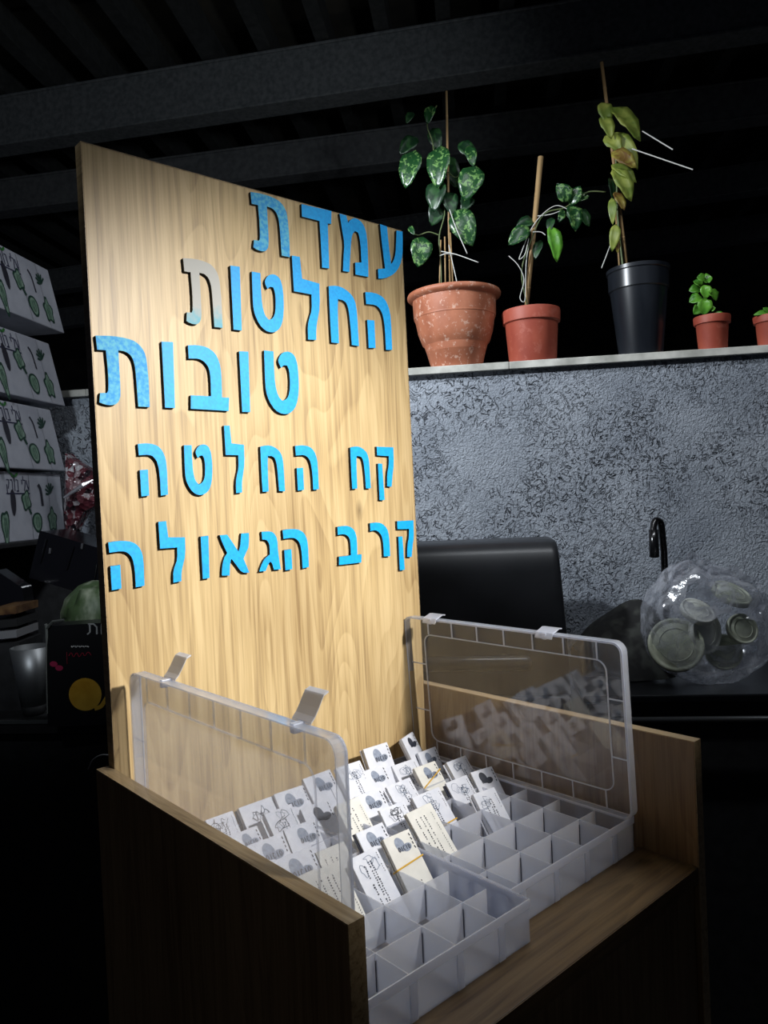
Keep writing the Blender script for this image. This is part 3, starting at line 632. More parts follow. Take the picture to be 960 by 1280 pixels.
for a, b, w, dn, m in [((712, 252), (697, 229), 20, .03, leaf_var), ((712, 256), (725, 232), 18, .02, leaf_var), ((714, 256), (722, 286), 22, .03, leaf_var), ((688, 282), (699, 324), 19, .03, leaf_bas), ((661, 284), (636, 304), 20, .03, leaf_var),
                       ((668, 276), (646, 280), 16, .0, leaf_dk), ((720, 262), (738, 280), 18, .01, leaf_dk), ((704, 262), (700, 276), 10, .02, leaf_var), ((716, 250), (736, 244), 14, .0, leaf_var), ((676, 300), (668, 322), 12, .0, leaf_dk), ((690, 272), (686, 288), 10, .02, leaf_dk)]:
    leaf('leaf', pt(*a, n0 + dn), pt(*b, n0 + dn + .02), w * s, N + Z * .3 + U * R.uniform(-.4, .4), m, t2)
for q in ([(712, 263, .04), (695, 257, .045), (676, 270, .04), (662, 290, .03), (652, 315, .03), (649, 324, .03), (656, 318, .03), (661, 298, .03)], [(636, 320, .03), (648, 332, .03), (655, 350, .02), (650, 372, .03), (656, 376, .03), (657, 350, .02), (658, 325, .02), (661, 308, .02)], [(666, 290, .03), (676, 290, .03), (682, 294, .03)], [(700, 264, .04), (688, 268, .04), (672, 270, .03)]):
    MB().tube(smooth_path([pt(x, y, n0 + d_) for x, y, d_ in q]), .0013, 6).build('twine_tie', string_m, t2, smooth=True)

# pot 3: black nursery pot
n0 = -.075; u, _ = wuz(801, 436, n0); loc = wp(u, n0, LEDGE); s = depth_scale(loc)
t3 = thing('potted_sapling', 'tall black plastic pot with yellowing leaves tied up a bamboo cane', 'potted plant', loc)
ztop = pt(800, 337, n0).z - LEDGE; R1 = 38 * s; RB = 26 * s
pot(t3, loc, [(.001, 0), (RB, 0), (RB * 1.01, .003), (R1 * .90, ztop * .74), (R1 * .905, ztop * .75), (R1 * .95, ztop * .76), (R1 * .96, ztop * .95), (R1 * 1.0, ztop * .96), (R1 * 1.0, ztop), (R1 * .95, ztop), (R1 * .88, ztop * .7), (RB, .01)], noisy('black_pot_plastic', (.008, .010, .014), (.018, .021, .027), 20, .3, stretch=(1, 1, .2)), ztop, R1 * .88)
stake(t3, 'bamboo_cane', [(785, 345, 0), (752, 78, 0)], .0052, n0, bamboo)
stake(t3, 'short_cane', [(775, 345, .008), (769, 254, .008)], .0028, n0, bamboo, False)
vine(t3, 'main_stem', [(780, 345, .008), (772, 270, .01), (770, 200, .01), (760, 130, .01)], .003, n0, stem_m)
for a, b, w, dn, m in [((764, 134), (804, 170), 26, .03, leaf_lime), ((752, 128), (762, 154), 19, .02, leaf_lime), ((752, 145), (766, 170), 18, .03, leaf_lime), ((756, 170), (777, 186), 20, .02, leaf_lime), ((770, 165), (798, 208), 20, .015, leaf_lime), ((764, 190), (797, 206), 22, .035, leaf_brown),
                       ((764, 206), (797, 224), 19, .03, leaf_lime), ((766, 210), (792, 247), 24, .04, leaf_lime), ((768, 240), (782, 260), 14, .03, leaf_brown), ((765, 247), (766, 278), 10, .03, leaf_lime), ((770, 280), (766, 312), 13, .03, leaf_lime), ((768, 296), (774, 314), 9, .02, leaf_brown), ((762, 222), (768, 246), 10, .0, leaf_dk)]:
    leaf('leaf', pt(*a, n0 + dn), pt(*b, n0 + dn + .02), w * s, N + Z * .2 + U * R.uniform(-.2, .5), m, t3)
for q in ([(803, 164, .03), (841, 187, .06)], [(790, 186, .03), (866, 212, .07)], [(764, 304, .02), (752, 335, .03)], [(765, 262, .02), (771, 254, .03), (777, 258, .02)]):
    MB().tube([pt(x, y, n0 + d_) for x, y, d_ in q], .0017, 6).build('twine_end', string_m, t3)

# pots 4 and 5: small terracotta pots
for px, pb, pr_, label, key in ((891, 430, 389, 'small terracotta pot with a young bright green basil plant', 0), (966, 427, 388, 'small terracotta pot cut by the right edge of the photo', 1)):
    n0 = -.05; u, _ = wuz(px, pb, n0); loc = wp(u, n0, LEDGE); s = depth_scale(loc)
    t = thing('potted_herb', label, 'potted plant', loc)
    ztop = pt(px, pr_ + 7, n0).z - LEDGE; R1 = 22 * s; RB = 16.5 * s
    pot(t, loc, [(.001, 0), (RB, 0), (RB * 1.02, .002), (R1 * .86, ztop * .76), (R1 * .87, ztop * .77), (R1 * .97, ztop * .78), (R1, ztop * .97), (R1 * .98, ztop), (R1 * .92, ztop * .98), (R1 * .8, ztop * .7), (RB, .01)], terra2, ztop, R1 * .84, 28)
    if key == 0:
        vine(t, 'stem', [(886, 396, 0), (880, 375, .0), (880, 352, 0)], .0016, n0, stem_m)
        for a, b, w, dn in [((880, 372), (881, 393), 18, .03), ((878, 372), (862, 376), 15, .02), ((880, 360), (868, 350), 14, .01), ((880, 352), (890, 346), 15, .02), ((884, 362), (897, 374), 16, .03), ((876, 362), (862, 362), 13, .0), ((882, 350), (872, 346), 13, .03), ((888, 388), (894, 384), 8, .03), ((892, 392), (906, 392), 6, .03), ((878, 380), (868, 392), 13, .01), ((880, 356), (884, 372), 14, .035)]:
            leaf('leaf', pt(*a, n0 + dn), pt(*b, n0 + dn + .01), w * s, N + Z * .5 + U * R.uniform(-.5, .5), leaf_bas, t, cup=.35, tipf=1)
    else:
        for a, b, w, dn in [((962, 390), (943, 392), 7, .02), ((964, 392), (955, 384), 7, .02), ((966, 392), (972, 378), 9, .02)]: leaf('leaf', pt(*a, n0 + dn), pt(*b, n0 + dn + .01), w * s, N + Z * .5, leaf_bas, t)

# ------------------------------------------------------------------ black barbecue and its side shelf
gn = .36
g0, zt = wuz(700, 676, gn); g1, zb = wuz(712, 868, gn)
gl = g0 - .62; dep = .30
bbq = thing('barbecue', 'black barbecue with a tall closed hood and thick tubular handle behind the display stand', 'barbecue', wp(gl + .31, gn - dep / 2, 0))
prof = []                                       # hood profile: (n, z)
hh = zt - zb
for a, b in ((0, 0), (-.002, .18), (-.006, .50), (-.016, .80), (-.03, .92), (-.055, .985), (-.09, 1), (-.20, 1), (-.26, .93), (-.30, .78), (-.30, 0)): prof.append((gn + a, zb + hh * b))
r_ = .02; mb = MB(); n = len(prof)
us = [(gl, .93), (gl + .01, .975), (gl + r_, 1), (g0 - r_, 1), (g0 - r_ * .4, .985), (g0 - r_ * .1, .95), (g0 + .0, .90)]
vs = []
for uu, sc_ in us:
    for a, b in prof: vs.append(wp(uu + (.012 * (1 - (b - zb) / hh) if uu > 0 or uu > gl + .1 else 0), (a - gn + dep / 2) * (sc_ if b > zb + hh * .5 else 1) + gn - dep / 2, zb + (b - zb) * (sc_ * .25 + .75)))
fs = [(i * n + k, (i + 1) * n + k, (i + 1) * n + (k + 1) % n, i * n + (k + 1) % n) for i in range(len(us) - 1) for k in range(n)]
fs += [tuple(range(n)), tuple((len(us) - 1) * n + k for k in range(n))[::-1]]
mb.add(vs, fs)
hood_m = noisy('satin_black_hood', (.014, .015, .017), (.020, .021, .024), 12, .36)
hood = mb.build('hood', hood_m, bbq, smooth=True)
hood.modifiers.new('edge', 'EDGE_SPLIT').split_angle = math.radians(50)
hu1, hz = wuz(664, 829, gn + .06); hu0 = hu1 - .5
MB().tube([wp(hu0, gn + .055, hz), wp(hu1 - .01, gn + .055, hz), wp(hu1 - .002, gn + .055, hz), wp(hu1 + .004, gn + .055, hz)], [.019, .019, .016, .006], 20).build('handle', mat('glossy_black', (.04, .042, .046), .25), hood, smooth=True)
for uu in (hu0 + .04, hu1 - .06): MB().tube([wp(uu, gn - .005, hz), wp(uu, gn + .05, hz)], .010, 12).build('handle_bracket', black_m, hood)
MB().frame_box(Vector((WA.x, WA.y, 0)), U, N, Z, gl + .0, g0 + .01, gn - dep, gn + .012, zb - .17, zb - .004).build('firebox', black_m, bbq, bevel=.004)
MB().frame_box(WA, U, N, Z, gl + .02, g0 - .01, gn - dep + .02, gn - .01, .05, zb - .18).build('cart', black_rough, bbq, bevel=.004)
# side counter at the right
cn = .44; cu0, cz = wuz(708, 870, cn)
cz = wuz(850, 869, cn)[1]
ctr = thing('side_counter', 'black counter with shiny front edges at the right, carrying the bag', 'counter', wp(1.2, .2, 0))
MB().frame_box(WA, U, N, Z, g0 + .03, 2.1, .0, cn, cz - .018, cz).build('worktop', black_m, ctr, bevel=.004)
MB().tube([wp(g0 + .03, cn + .012, cz - .052), wp(2.1, cn + .012, cz - .052)], .007, 12).build('front_rail', mat('dull_rail', (.10, .105, .11), .35, .6), ctr, smooth=True)
MB().frame_box(WA, U, N, Z, g0 + .04, 2.08, .02, cn - .02, 0, cz - .019).build('cabinet', black_rough, ctr, bevel=.004)

# black gooseneck tap
tn = .14; tu, _ = wuz(829, 720, tn)
tap = thing('tap', 'black gooseneck tap with its spout bent down, against the grey stucco wall', 'tap', wp(tu, tn, cz))
def tp(x, y, dn=0): return onw(x, y, tn + dn)
blk = mat('gloss_black_tap', (.006, .006, .007), .2)
rr_ = 5.0 * depth_scale(tp(829, 700))
b0 = tp(831, 720); b0.z = cz
pth = [b0, tp(831, 720), tp(830, 690), tp(828, 668)] + smooth_path([tp(828, 668), tp(826, 654), tp(820, 650.5, .01), tp(817, 658, .02), tp(817, 668, .03)], 5)[1:]
MB().tube(pth, rr_ * .85, 14).build('neck', blk, tap, smooth=True)
MB().tube([tp(817, 662, .03), tp(818, 696, .032), tp(818, 697, .032)], [rr_ * 1.15, rr_ * 1.2, rr_ * .9], 14).build('spout', blk, tap, smooth=True)
MB().tube([b0, b0 + Z * .03], .02, 16).build('base', blk, tap)

# dark cloth heap beside the bag
hn = .20
hp = [onw(x, y, hn) for x, y in ((728, 790), (745, 776), (775, 766), (805, 758), (840, 745))]
mb = MB(); vs = []; rows = 9; cols = 14
a, b = wuz(722, 850, hn)[0], wuz(835, 850, hn)[0]
for i in range(rows + 1):
    for j in range(cols + 1):
        fu = j / cols; fn = i / rows; x_ = a + (b - a) * fu
        hgt = (.10 + .12 * fu) * (math.sin(math.pi * min(1, .12 + fu * .8)) ** .5) * math.sin(math.pi * fn) ** .6
        p = wp(x_, .05 + .26 * fn, cz + .002 + hgt); nn = noise.noise(p * 14) * .02; vs.append(p + Vector((nn, nn * .5, max(-hgt, noise.noise(p * 9 + Vector((3, 1, 2))) * .03))))
fs = [(i * (cols + 1) + j, i * (cols + 1) + j + 1, (i + 1) * (cols + 1) + j + 1, (i + 1) * (cols + 1) + j) for i in range(rows) for j in range(cols)]
o = mb.add(vs, fs).build('cloth', noisy('dark_quilted_cloth', (.005, .005, .005), (.028, .03, .026), 22, .9, .4, .004, detail=2, lo=.48, hi=.62), None, smooth=True)
tag(o, 'crumpled dark cloth lying on the counter left of the clear bag', 'cloth')
sb = o.modifiers.new('s', 'SUBSURF'); sb.levels = sb.render_levels = 1

# clear bag with plastic lids
bn = .32
ball = film('crumpled_clear_film', (.76, .78, .86), .34, .16, .10, bump=1.0, bscale=26)
bc = onw(878, 776, bn); bs = depth_scale(bc); rx, rz = 74 * bs, 76 * bs
SIL = [(math.atan2(776 - y, x - 878), math.hypot(776 - y, x - 878)) for x, y in ((803, 790), (808, 758), (822, 728), (842, 706), (862, 697), (880, 708), (905, 710), (948, 742), (951, 785), (949, 828), (905, 852), (850, 848), (815, 825))]
SIL.sort()
def sil(a):
    for i in range(len(SIL)):
        a0, r0 = SIL[i - 1]; a1, r1 = SIL[i]
        if i == 0: a0 -= 2 * math.pi
        if a0 <= a <= a1: return r0 + (r1 - r0) * (a - a0) / (a1 - a0)
    a0, r0 = SIL[-1]; a1, r1 = SIL[0]; return r0 + (r1 - r0) * (a - a0) / (a1 + 2 * math.pi - a0)
mb = MB(); vs = []; nu, nv = 44, 34
for i in range(nv + 1):
    ph = math.pi * i / nv
    for j in range(nu):
        th = 2 * math.pi * j / nu
        d = Vector((math.sin(ph) * math.cos(th), math.sin(ph) * math.sin(th), math.cos(ph)))
        r = 1 + .12 * noise.noise(d * 2.2 + Vector((4, 2, 0))) + .07 * noise.noise(d * 5) + .02 * noise.noise(d * 13)
        lx = math.copysign(abs(d.x) ** .75, d.x) * r; lz = math.copysign(abs(d.z) ** .85, d.z) * r
        ip = math.hypot(d.x, d.z); a_ = math.atan2(d.z, d.x); rad_ = sil(a_) * bs * (ip ** .8) * (1 + (r - 1) * .5)
        vs.append(bc + U * (math.cos(a_) * rad_) + N * (d.y * r * .11) + Z * max(math.sin(a_) * rad_, cz + .001 - bc.z))
fs = []
for i in range(nv):
    for j in range(nu):
        q = (i * nu + j, i * nu + (j + 1) % nu, (i + 1) * nu + (j + 1) % nu, (i + 1) * nu + j)
        c = sum((vs[k] for k in q), Vector()) / 4 - bc
        cu_, cn_, cz_ = c.dot(U) / rx, c.dot(N), c.z / rz
        hole1 = cn_ > 0 and ((cu_ + .18) / .22) ** 2 + ((cz_ - .50) / .20) ** 2 < 1
        hole2 = cn_ > 0 and ((cu_ - .18) / .62) ** 2 + ((cz_ + .02) / .22) ** 2 < 1
        if not (hole1 or hole2): fs.append(q)
bag = mb.add(vs, fs).build('plastic_bag', ball, None, smooth=True)
tag(bag, 'open crumpled see-through plastic bag holding pale lids on the right-hand counter', 'bag')
sb = bag.modifiers.new('s', 'SUBSURF'); sb.levels = sb.render_levels = 1
for hx, hpts in enumerate(([(838, 742), (846, 716), (862, 700), (878, 706), (884, 730), (890, 752)], [(884, 712), (910, 716), (938, 728), (948, 745), (944, 775)])):
    q = smooth_path([onw(x, y, bn + .05) for x, y in hpts], 5); w_ = .015
    m_ = MB(); vv = []
    for i, p in enumerate(q):
        d = (q[min(i + 1, len(q) - 1)] - q[max(i - 1, 0)]).normalized(); sd = d.cross(N).normalized(); k_ = 1 + .4 * math.sin(i * 1.3)
        vv += [p - sd * w_ * k_ + N * .006, p + N * .012 * math.sin(i), p + sd * w_ * k_ - N * .004]
    m_.add(vv, [(3 * i + k, 3 * i + k + 1, 3 * i + k + 4, 3 * i + k + 3) for i in range(len(q) - 1) for k in (0, 1)])
    m_.build('handle', ball, bag, smooth=True, fix=False)
pale = noisy('pale_green_plastic', (.38, .41, .30), (.60, .62, .50), 20, .45)
white_p = noisy('off_white_plastic', (.66, .67, .60), (.84, .85, .78), 20, .4)
def disc(px, py, rpx, dn, tiltv, m, label, name='round_cover'):
    c = onw(px, py, bn + dn); r = rpx * depth_scale(c); nrm = Vector(tiltv).normalized()
    q = nrm.to_track_quat('Z', 'Y'); t = thing(name, label, 'lid', c, q.to_euler(), 'plastic lids inside the clear bag')
    MB().lathe((0, 0, 0), [(.0005, .0035), (r * .80, .0035), (r * .86, .001), (r * .90, .005), (r, .005), (r * 1.02, .001), (r * 1.02, -.008), (r * .98, -.008), (r * .97, .0), (.0005, .0015)], 36).build('lid_disc', m, t, smooth=True, world=False)
    MB().lathe((0, 0, 0), [(r * .60, .0035), (r * .61, .0048), (r * .63, .0048), (r * .64, .0035)], 36).build('raised_ring', m, t, smooth=True, world=False)
    return t
disc(845, 806, 33, .055, N + Z * .35 - U * .1, pale, 'large round pale green lid at the lower left of the clear bag')
disc(882, 790, 27, .03, N * .8 + U * .6 + Z * .1, white_p, 'white lid standing on edge in the middle of the clear bag')
disc(872, 764, 21, .035, N * .6 + Z * .9 + U * .3, white_p, 'white tipped lid near the top of the heap in the clear bag')
disc(928, 786, 19, .02, N + Z * .4 + U * .2, pale, 'ring-edged pale lid at the right in the clear bag')
disc(915, 742, 24, .01, N * .5 + Z * 1.0 + U * .35, pale, 'pale lid lying flat at the upper right in the clear bag')
disc(905, 815, 22, .0, N + Z * .2, pale, 'pale lid low down behind the film at the right of the large round one')

# ------------------------------------------------------------------ left: shelving, cartons and kitchen things
ln = .70
FU, FN = U, N
farc = at(82, 660, 2.16); su = (farc - WA).dot(U); sn = (farc - WA).dot(N)
sh_z = at(40, 673, 2.16).z
lz = at(60, 898, 1.62).z
shelf = thing('shelving', 'black metal shelving with grey edges at the left behind the display stand', 'shelf', wp(su - .1, .6, 0))
s0, s1 = su - 1.0, su + .35
def P_onwall(px, py, n): u_, z_ = wuz(px, py, n); return u_, z_
shn = sn + .30
MB().frame_box(WA, U, N, Z, s0, su + .02, sn - .02, shn + .16, sh_z - .012, sh_z).build('shelf_board', black_rough, shelf, bevel=.002)
MB().frame_box(WA, U, N, Z, s0, su - .10, shn + .16, shn + .165, sh_z - .028, sh_z - .006).build('shelf_edge', mat('dull_grey_edge', (.10, .11, .115), .5), shelf)
wk_n = sn + .62
wu, wz = wuz(60, 899, wk_n)
MB().frame_box(WA, U, N, Z, s0, su + .40, sn - .03, sn - .02, wz, sh_z - .013).build('back_panel', black_rough, shelf)  # added black sheet so the wall under the shelf reads dark
MB().frame_box(WA, U, N, Z, s0, su + .55, sn - .02, wk_n, wz - .03, wz).build('worktop', black_rough, shelf, bevel=.002)
MB().frame_box(WA, U, N, Z, s0, su + .55, wk_n, wk_n + .004, wz - .008, wz - .001).build('worktop_edge', mat('worn_grey_edge', (.07, .075, .075), .5), shelf)
MB().frame_box(WA, U, N, Z, s0, su + .55, sn, wk_n - .03, .0, wz - .04).build('base_cabinet', black_rough, shelf, bevel=.002)

carton_m = noisy('white_carton', (.34, .35, .40), (.43, .44, .49), 15, .7, .15, .001)
seam_m = mat('carton_seam', (.18, .185, .21), .8)
veg_d = mat('dark_green_print', (.012, .045, .03), .6); veg_f = noisy('pale_green_print', (.12, .22, .15), (.22, .32, .25), 60, .6)
leaf_p = mat('leaf_green_print', (.03, .16, .03), .6); ink_c = mat('navy_print', (.02, .02, .06), .6); aub = mat('near_black_print', (.02, .02, .03), .6)
GL = {'ayin': [[(0, 1), (.35, .22)], [(.7, 1), (.65, .45), (.4, .1), (0, 0)]], 'lamed': [[(.05, 1.4), (.05, 1), (.6, 1), (.6, .7), (.25, 0)]], 'yod': [[(.1, 1), (.3, 1), (.3, .6)]],
      'bet': [[(0, 1), (.5, 1), (.5, 0)], [(0, 0), (.7, 0)]], 'vav': [[(.2, 1.5), (.2, 0)]], 'resh': [[(0, 1), (.5, 1), (.55, .8), (.55, 0)]], 'qof': [[(0, 1), (.6, 1), (.6, .7), (.35, .2)], [(.05, .6), (.05, -.2)]]}
Nface = U                                        # the printed side looks along +U
rows_ = [  # far top px, far bottom px, near-top y at x=0, near-bottom y at x=0
 ((65, 337), (81, 417), 292, 375, 'white vegetable carton on top of the stack at the left, jutting out'),
 ((66, 429), (82, 508), 392, 478, 'second white vegetable carton from the top of the stack'),
 ((68, 512), (82, 589), 480, 569, 'third white vegetable carton from the top of the stack'),
 ((80, 592), (82, 671), 577, 672, 'bottom white vegetable carton of the stack with the full logo in view')]
for i, (ft, fb, nt_, nb_, label) in enumerate(rows_):
    plane_u = su + (.0, .006, .006, .0)[i]
    def onu(px, py): return onp(px, py, WA + U * plane_u, U)
    # face plane: leans in a little towards the top
    zt_ = onu(*ft).z; zb_ = onu(*fb).z
    if i: zt_ = min(zt_, zprev - .001)
    zb_ = max(zb_, sh_z + .0005); zprev = zb_; nf_b = (onu(*fb) - WA).dot(N); nf_t = (onu(*ft) - WA).dot(N)
    nn_ = nf_b + .44; mid = .03
    o_ = wp(plane_u, nf_b, zb_)
    hgt = zt_ - zb_
    t = thing('carton', label, 'carton', wp(plane_u - .15, nf_b + .22, zb_), group='white vegetable cartons stacked at the left')
    inset = nf_b - nf_t
    lean_in = .012
    A = [wp(plane_u - a, b, c) for c, lo in ((zb_, 0), (zt_, 1)) for a, b in ((lean_in * lo, nf_b - inset * lo), (lean_in * lo, nn_), (.30, nn_), (.30, nf_b - inset * lo))]
    body = MB().add(A, [(0, 3, 2, 1), (4, 5, 6, 7), (0, 1, 5, 4), (1, 2, 6, 5), (2, 3, 7, 6), (3, 0, 4, 7)]).build('box', carton_m, t, bevel=.003)
    Ls = nn_ - nf_b
    e2 = Vector((0, 0, 1))
    def F(a, b, k=1):                            # a: 0 far edge .. towards the near edge (m), b: 0 bottom .. 1 top
        return wp(plane_u - lean_in * b + .0012 + .0003 * k, nf_b - inset * b + a, zb_ + hgt * b)
    MB().ribbon([F(.16, .02), F(.16, .98)], .0014, U).ribbon([F(.07, .02), F(.07, .98)], .0012, U).build('crease', seam_m, t, fix=False)
    def blob(a, b, ra, rb, m, k=1, lobes=0, rot=0, n=22, name='vegetable_print'):
        pts = []
        for q in range(n):
            th = 2 * math.pi * q / n; rr2 = 1 + (.18 * math.sin(lobes * th) if lobes else 0) + .05 * math.sin(3 * th + a * 50)
            x_, y_ = ra * rr2 * math.cos(th), rb * rr2 * math.sin(th)
            pts.append(F(a + x_ * math.cos(rot) - y_ * math.sin(rot), b + (x_ * math.sin(rot) + y_ * math.cos(rot)) / hgt, k))
        return MB().add(pts, [tuple(range(n))]), m, name
    def veg(a, b, ra, rb, lobes=0, rot=0):
        x, m, nm = blob(a, b, ra, rb, veg_d, 1, lobes, rot); x.build(nm, m, t, fix=False)
        x, m, nm = blob(a, b, ra * .74, rb * .80, veg_f, 2, lobes, rot); x.build('vegetable_tint', m, t, fix=False)
        z_ = MB()
        for q in (-.4, 0, .35): z_.ribbon([F(a + ra * q * .6, b + rb * .5 / hgt, 3), F(a + ra * q * .9, b - rb * .1 / hgt, 3), F(a + ra * q * .4, b - rb * .6 / hgt, 3)], .0016, U)
        z_.build('vegetable_lines', veg_d, t, fix=False)
    veg(.062, .28, .022, .032, 5); veg(.135, .26, .023, .027); veg(.178, .58, .020, .026, 4)
    MB().ribbon([F(.170, .48, 1), F(.160, .38, 1)], .008, U).build('vegetable_print', veg_d, t, fix=False)
    z_ = MB()
    for q in range(6):
        th = -.3 + q * .55; z_.ribbon([F(.062, .70), F(.062 + math.cos(th) * .012, .70 + math.sin(th) * .08), F(.062 + math.cos(th) * .024, .72 + math.sin(th) * .13)], .006, U)
    z_.build('vegetable_print', veg_d, t, fix=False)
    MB().ribbon(smooth_path([F(.118, .82), F(.108, .74), F(.105, .60), F(.104, .50)], 4), .005 if i != 3 else .011, U).build('vegetable_print', aub, t, fix=False)
    x, m, nm = blob(.235, .56, .011, .034, aub); x.build(nm, m, t, fix=False)
    veg(.275, .22, .016, .045, 3)
    # logo
    lg = MB(); xs_ = .160; uw = .0165; hL = .20
    for ch in ('ayin', 'lamed', 'yod', None, 'bet', 'vav', 'resh', 'qof'):
        if ch is None: xs_ += .006; continue
        w_ = .7 if ch not in ('yod', 'vav') else .35
        for stt in GL[ch]: lg.ribbon([F(xs_ + (w_ - x_) * uw, .72 + y_ * hL * .8) for x_, y_ in stt], .0028, U)
        xs_ += (w_ + .22) * uw
        if ch == 'vav': sx = xs_ - .42 * uw
    lg.ribbon([F(.158, .685), F(xs_, .685)], .003, U); lg.build('logo_lettering', ink_c, t, fix=False)
    for sg in (-1, 1):
        pts = [F(sx + sg * a_ * .016, .915 + b_ * .07, 2) for a_, b_ in ((0, 0), (.5, .1), (1, .6), (1, 1.1), (.5, .8), (.1, .4))]
        MB().add(pts, [tuple(range(6))]).build('logo_leaf', leaf_p, t, fix=False)

# dark red foil wrapping beside the cartons
fo = noisy('dark_red_foil', (.02, .005, .012), (.50, .42, .42), 45, .25, .8, .006, detail=3, lo=.50, hi=.72, metallic=0) if 0 else None
m = mat('crinkled_wrapping', (.1, .02, .03), .22); t_ = NT(m)
vz = t_.n('ShaderNodeTexVoronoi', {'Vector': t_.coord(), 'Scale': 70})
sepc = t_.n('ShaderNodeSeparateColor', {0: vz.outputs['Color']})
t_.l(t_.ramp(sepc.outputs[0], [(0, (.012, .010, .014)), (.45, (.09, .015, .025)), (.75, (.16, .05, .06)), (.95, (.45, .43, .45))]), t_.b.inputs['Base Color'])
t_.bump(vz.outputs[0], 1, .006)
wn = sn + .10
pts = [(80, 566), (100, 580), (122, 592), (124, 630), (104, 640), (92, 668), (82, 668), (78, 620)]
mb = MB(); ctr_ = onw(98, 615, wn); fr_ = [onw(x, y, wn) for x, y in pts]
vs = [ctr_ + N * .03]; 
for k in (.5, 1):
    for i in range(len(fr_) * 2):
        a, b = fr_[i // 2], fr_[(i // 2 + 1) % len(fr_)]; p = a if i % 2 == 0 else (a + b) / 2
        p = ctr_.lerp(p, k); vs.append(p + N * (.03 * (1 - k) + R.uniform(-.012, .012)))
nn2 = len(fr_) * 2; nb2 = len(vs)
vs2 = [v - N * .04 for v in vs]
fs = [(0, 1 + i, 1 + (i + 1) % nn2) for i in range(nn2)] + [(1 + i, 1 + nn2 + i, 1 + nn2 + (i + 1) % nn2, 1 + (i + 1) % nn2) for i in range(nn2)]
fs += [tuple(k + nb2 for k in f)[::-1] for f in fs] + [(1 + nn2 + i, 1 + nn2 + i + nb2, 1 + nn2 + (i + 1) % nn2 + nb2, 1 + nn2 + (i + 1) % nn2) for i in range(nn2)]
o = mb.add(vs + vs2, fs).build('wrapped_bundle', m, None); tag(o, 'bundle in crinkled dark red wrapping between the carton stack and the board', 'bundle')
MB().tube([onw(80, 622, wn + .045), onw(104, 606, wn + .05), onw(116, 600, wn + .03)], [.003, .007, .002], 6).build('clear_fold', film('shiny_wrap', (.7, .7, .75), .5, .1, .2), o)
WM_ = None

# black crate leaning in front of the cartons
cr_d = 1.78
cp = [at(x, y, cr_d) for x, y in ((50, 663), (140, 690), (136, 752), (36, 722))]
cr = thing('black_case', 'glossy black case lying tilted in front of the bottom carton', 'case', cp[3])
bk = (RM @ Vector((0, 0, -1))); bk.z = 0; bk.normalize()
gb = mat('gloss_black_case', (.006, .006, .008), .15)
body = MB().prism(cp, bk * .16).build('shell', gb, cr, bevel=.006)
for x0, y0, x1, y1 in ((58, 674, 50, 703), (92, 683, 83, 712), (121, 705, 118, 724)):
    MB().tube([at(x0, y0, cr_d - .004), at(x1, y1, cr_d - .004)], .0022, 8).build('moulded_rib', gb, body)
for x, y in ((63, 688), (103, 682)): MB().tube([at(x, y - 3, cr_d - .004), at(x - 1, y + 4, cr_d - .004)], .003, 8).build('catch', mat('chrome_catch', (.5, .5, .52), .2, .9), body)
# tall thin black board left of it
o = MB().prism([at(x, y, 1.70) for x, y in ((-6, 712), (28, 735), (38, 806), (38, 842), (-6, 860))], bk * .05).build('appliance', gb, None, bevel=.004)
tag(o, 'dark glossy appliance body at the far left behind the steel cup', 'appliance')
# magazines
for k, (yy, m2, lab) in enumerate(((800, mat('grey_pages', (.20, .20, .21), .6), 'pale edged magazine at the left edge of the photo, lowest of the pile'), (786, mat('black_cover', (.02, .02, .02), .4), 'black magazine in the middle of the pile at the left edge'), (770, noisy('orange_cover', (.05, .02, .01), (.18, .10, .04), 30, .4), 'orange magazine on top of the pile at the left edge'))):
    p0 = at(-10, yy, 1.60); p1 = at(21, yy - 3, 1.60)
    o = MB().prism([p0, p1, p1 + Z * .016, p0 + Z * .016], bk * .1).build('magazine', m2, None); tag(o, lab, 'magazine', 'magazines piled at the left')
# pile rest: low black riser
p0 = at(-12, 806, 1.595); p1 = at(24, 803, 1.595)
o = MB().prism([p0, p1, Vector((p1.x, p1.y, wz)), Vector((p0.x, p0.y, wz))], bk * .11).build('riser', black_rough, None); tag(o, 'plain black block under the magazines at the left edge', 'block')

# steel cup
cd_ = 1.56; s = cd_ / FPX
c = at(43, 897, cd_); c.z = wz
cup = thing('steel_cup', 'tapered brushed steel shaker cup with a dark base at the far left', 'cup', c)
ht = at(36, 808, cd_).z - wz; steel = noisy('brushed_steel', (.16, .17, .18), (.30, .31, .32), 40, .34, stretch=(1, 1, .05), metallic=.85) if 0 else mat('brushed_steel', (.30, .31, .32), .45, .85)
MB().lathe(c, [(.001, .02), (14.5 * s, .02), (24 * s, ht), (23 * s, ht), (13.5 * s, .024), (.001, .024)], 40).build('body', steel, cup, smooth=True)
MB().lathe(c, [(.001, 0), (11.5 * s, 0), (13 * s, .004), (14.8 * s, .02), (.001, .0201)], 40).build('base', black_rough, cup, smooth=True)

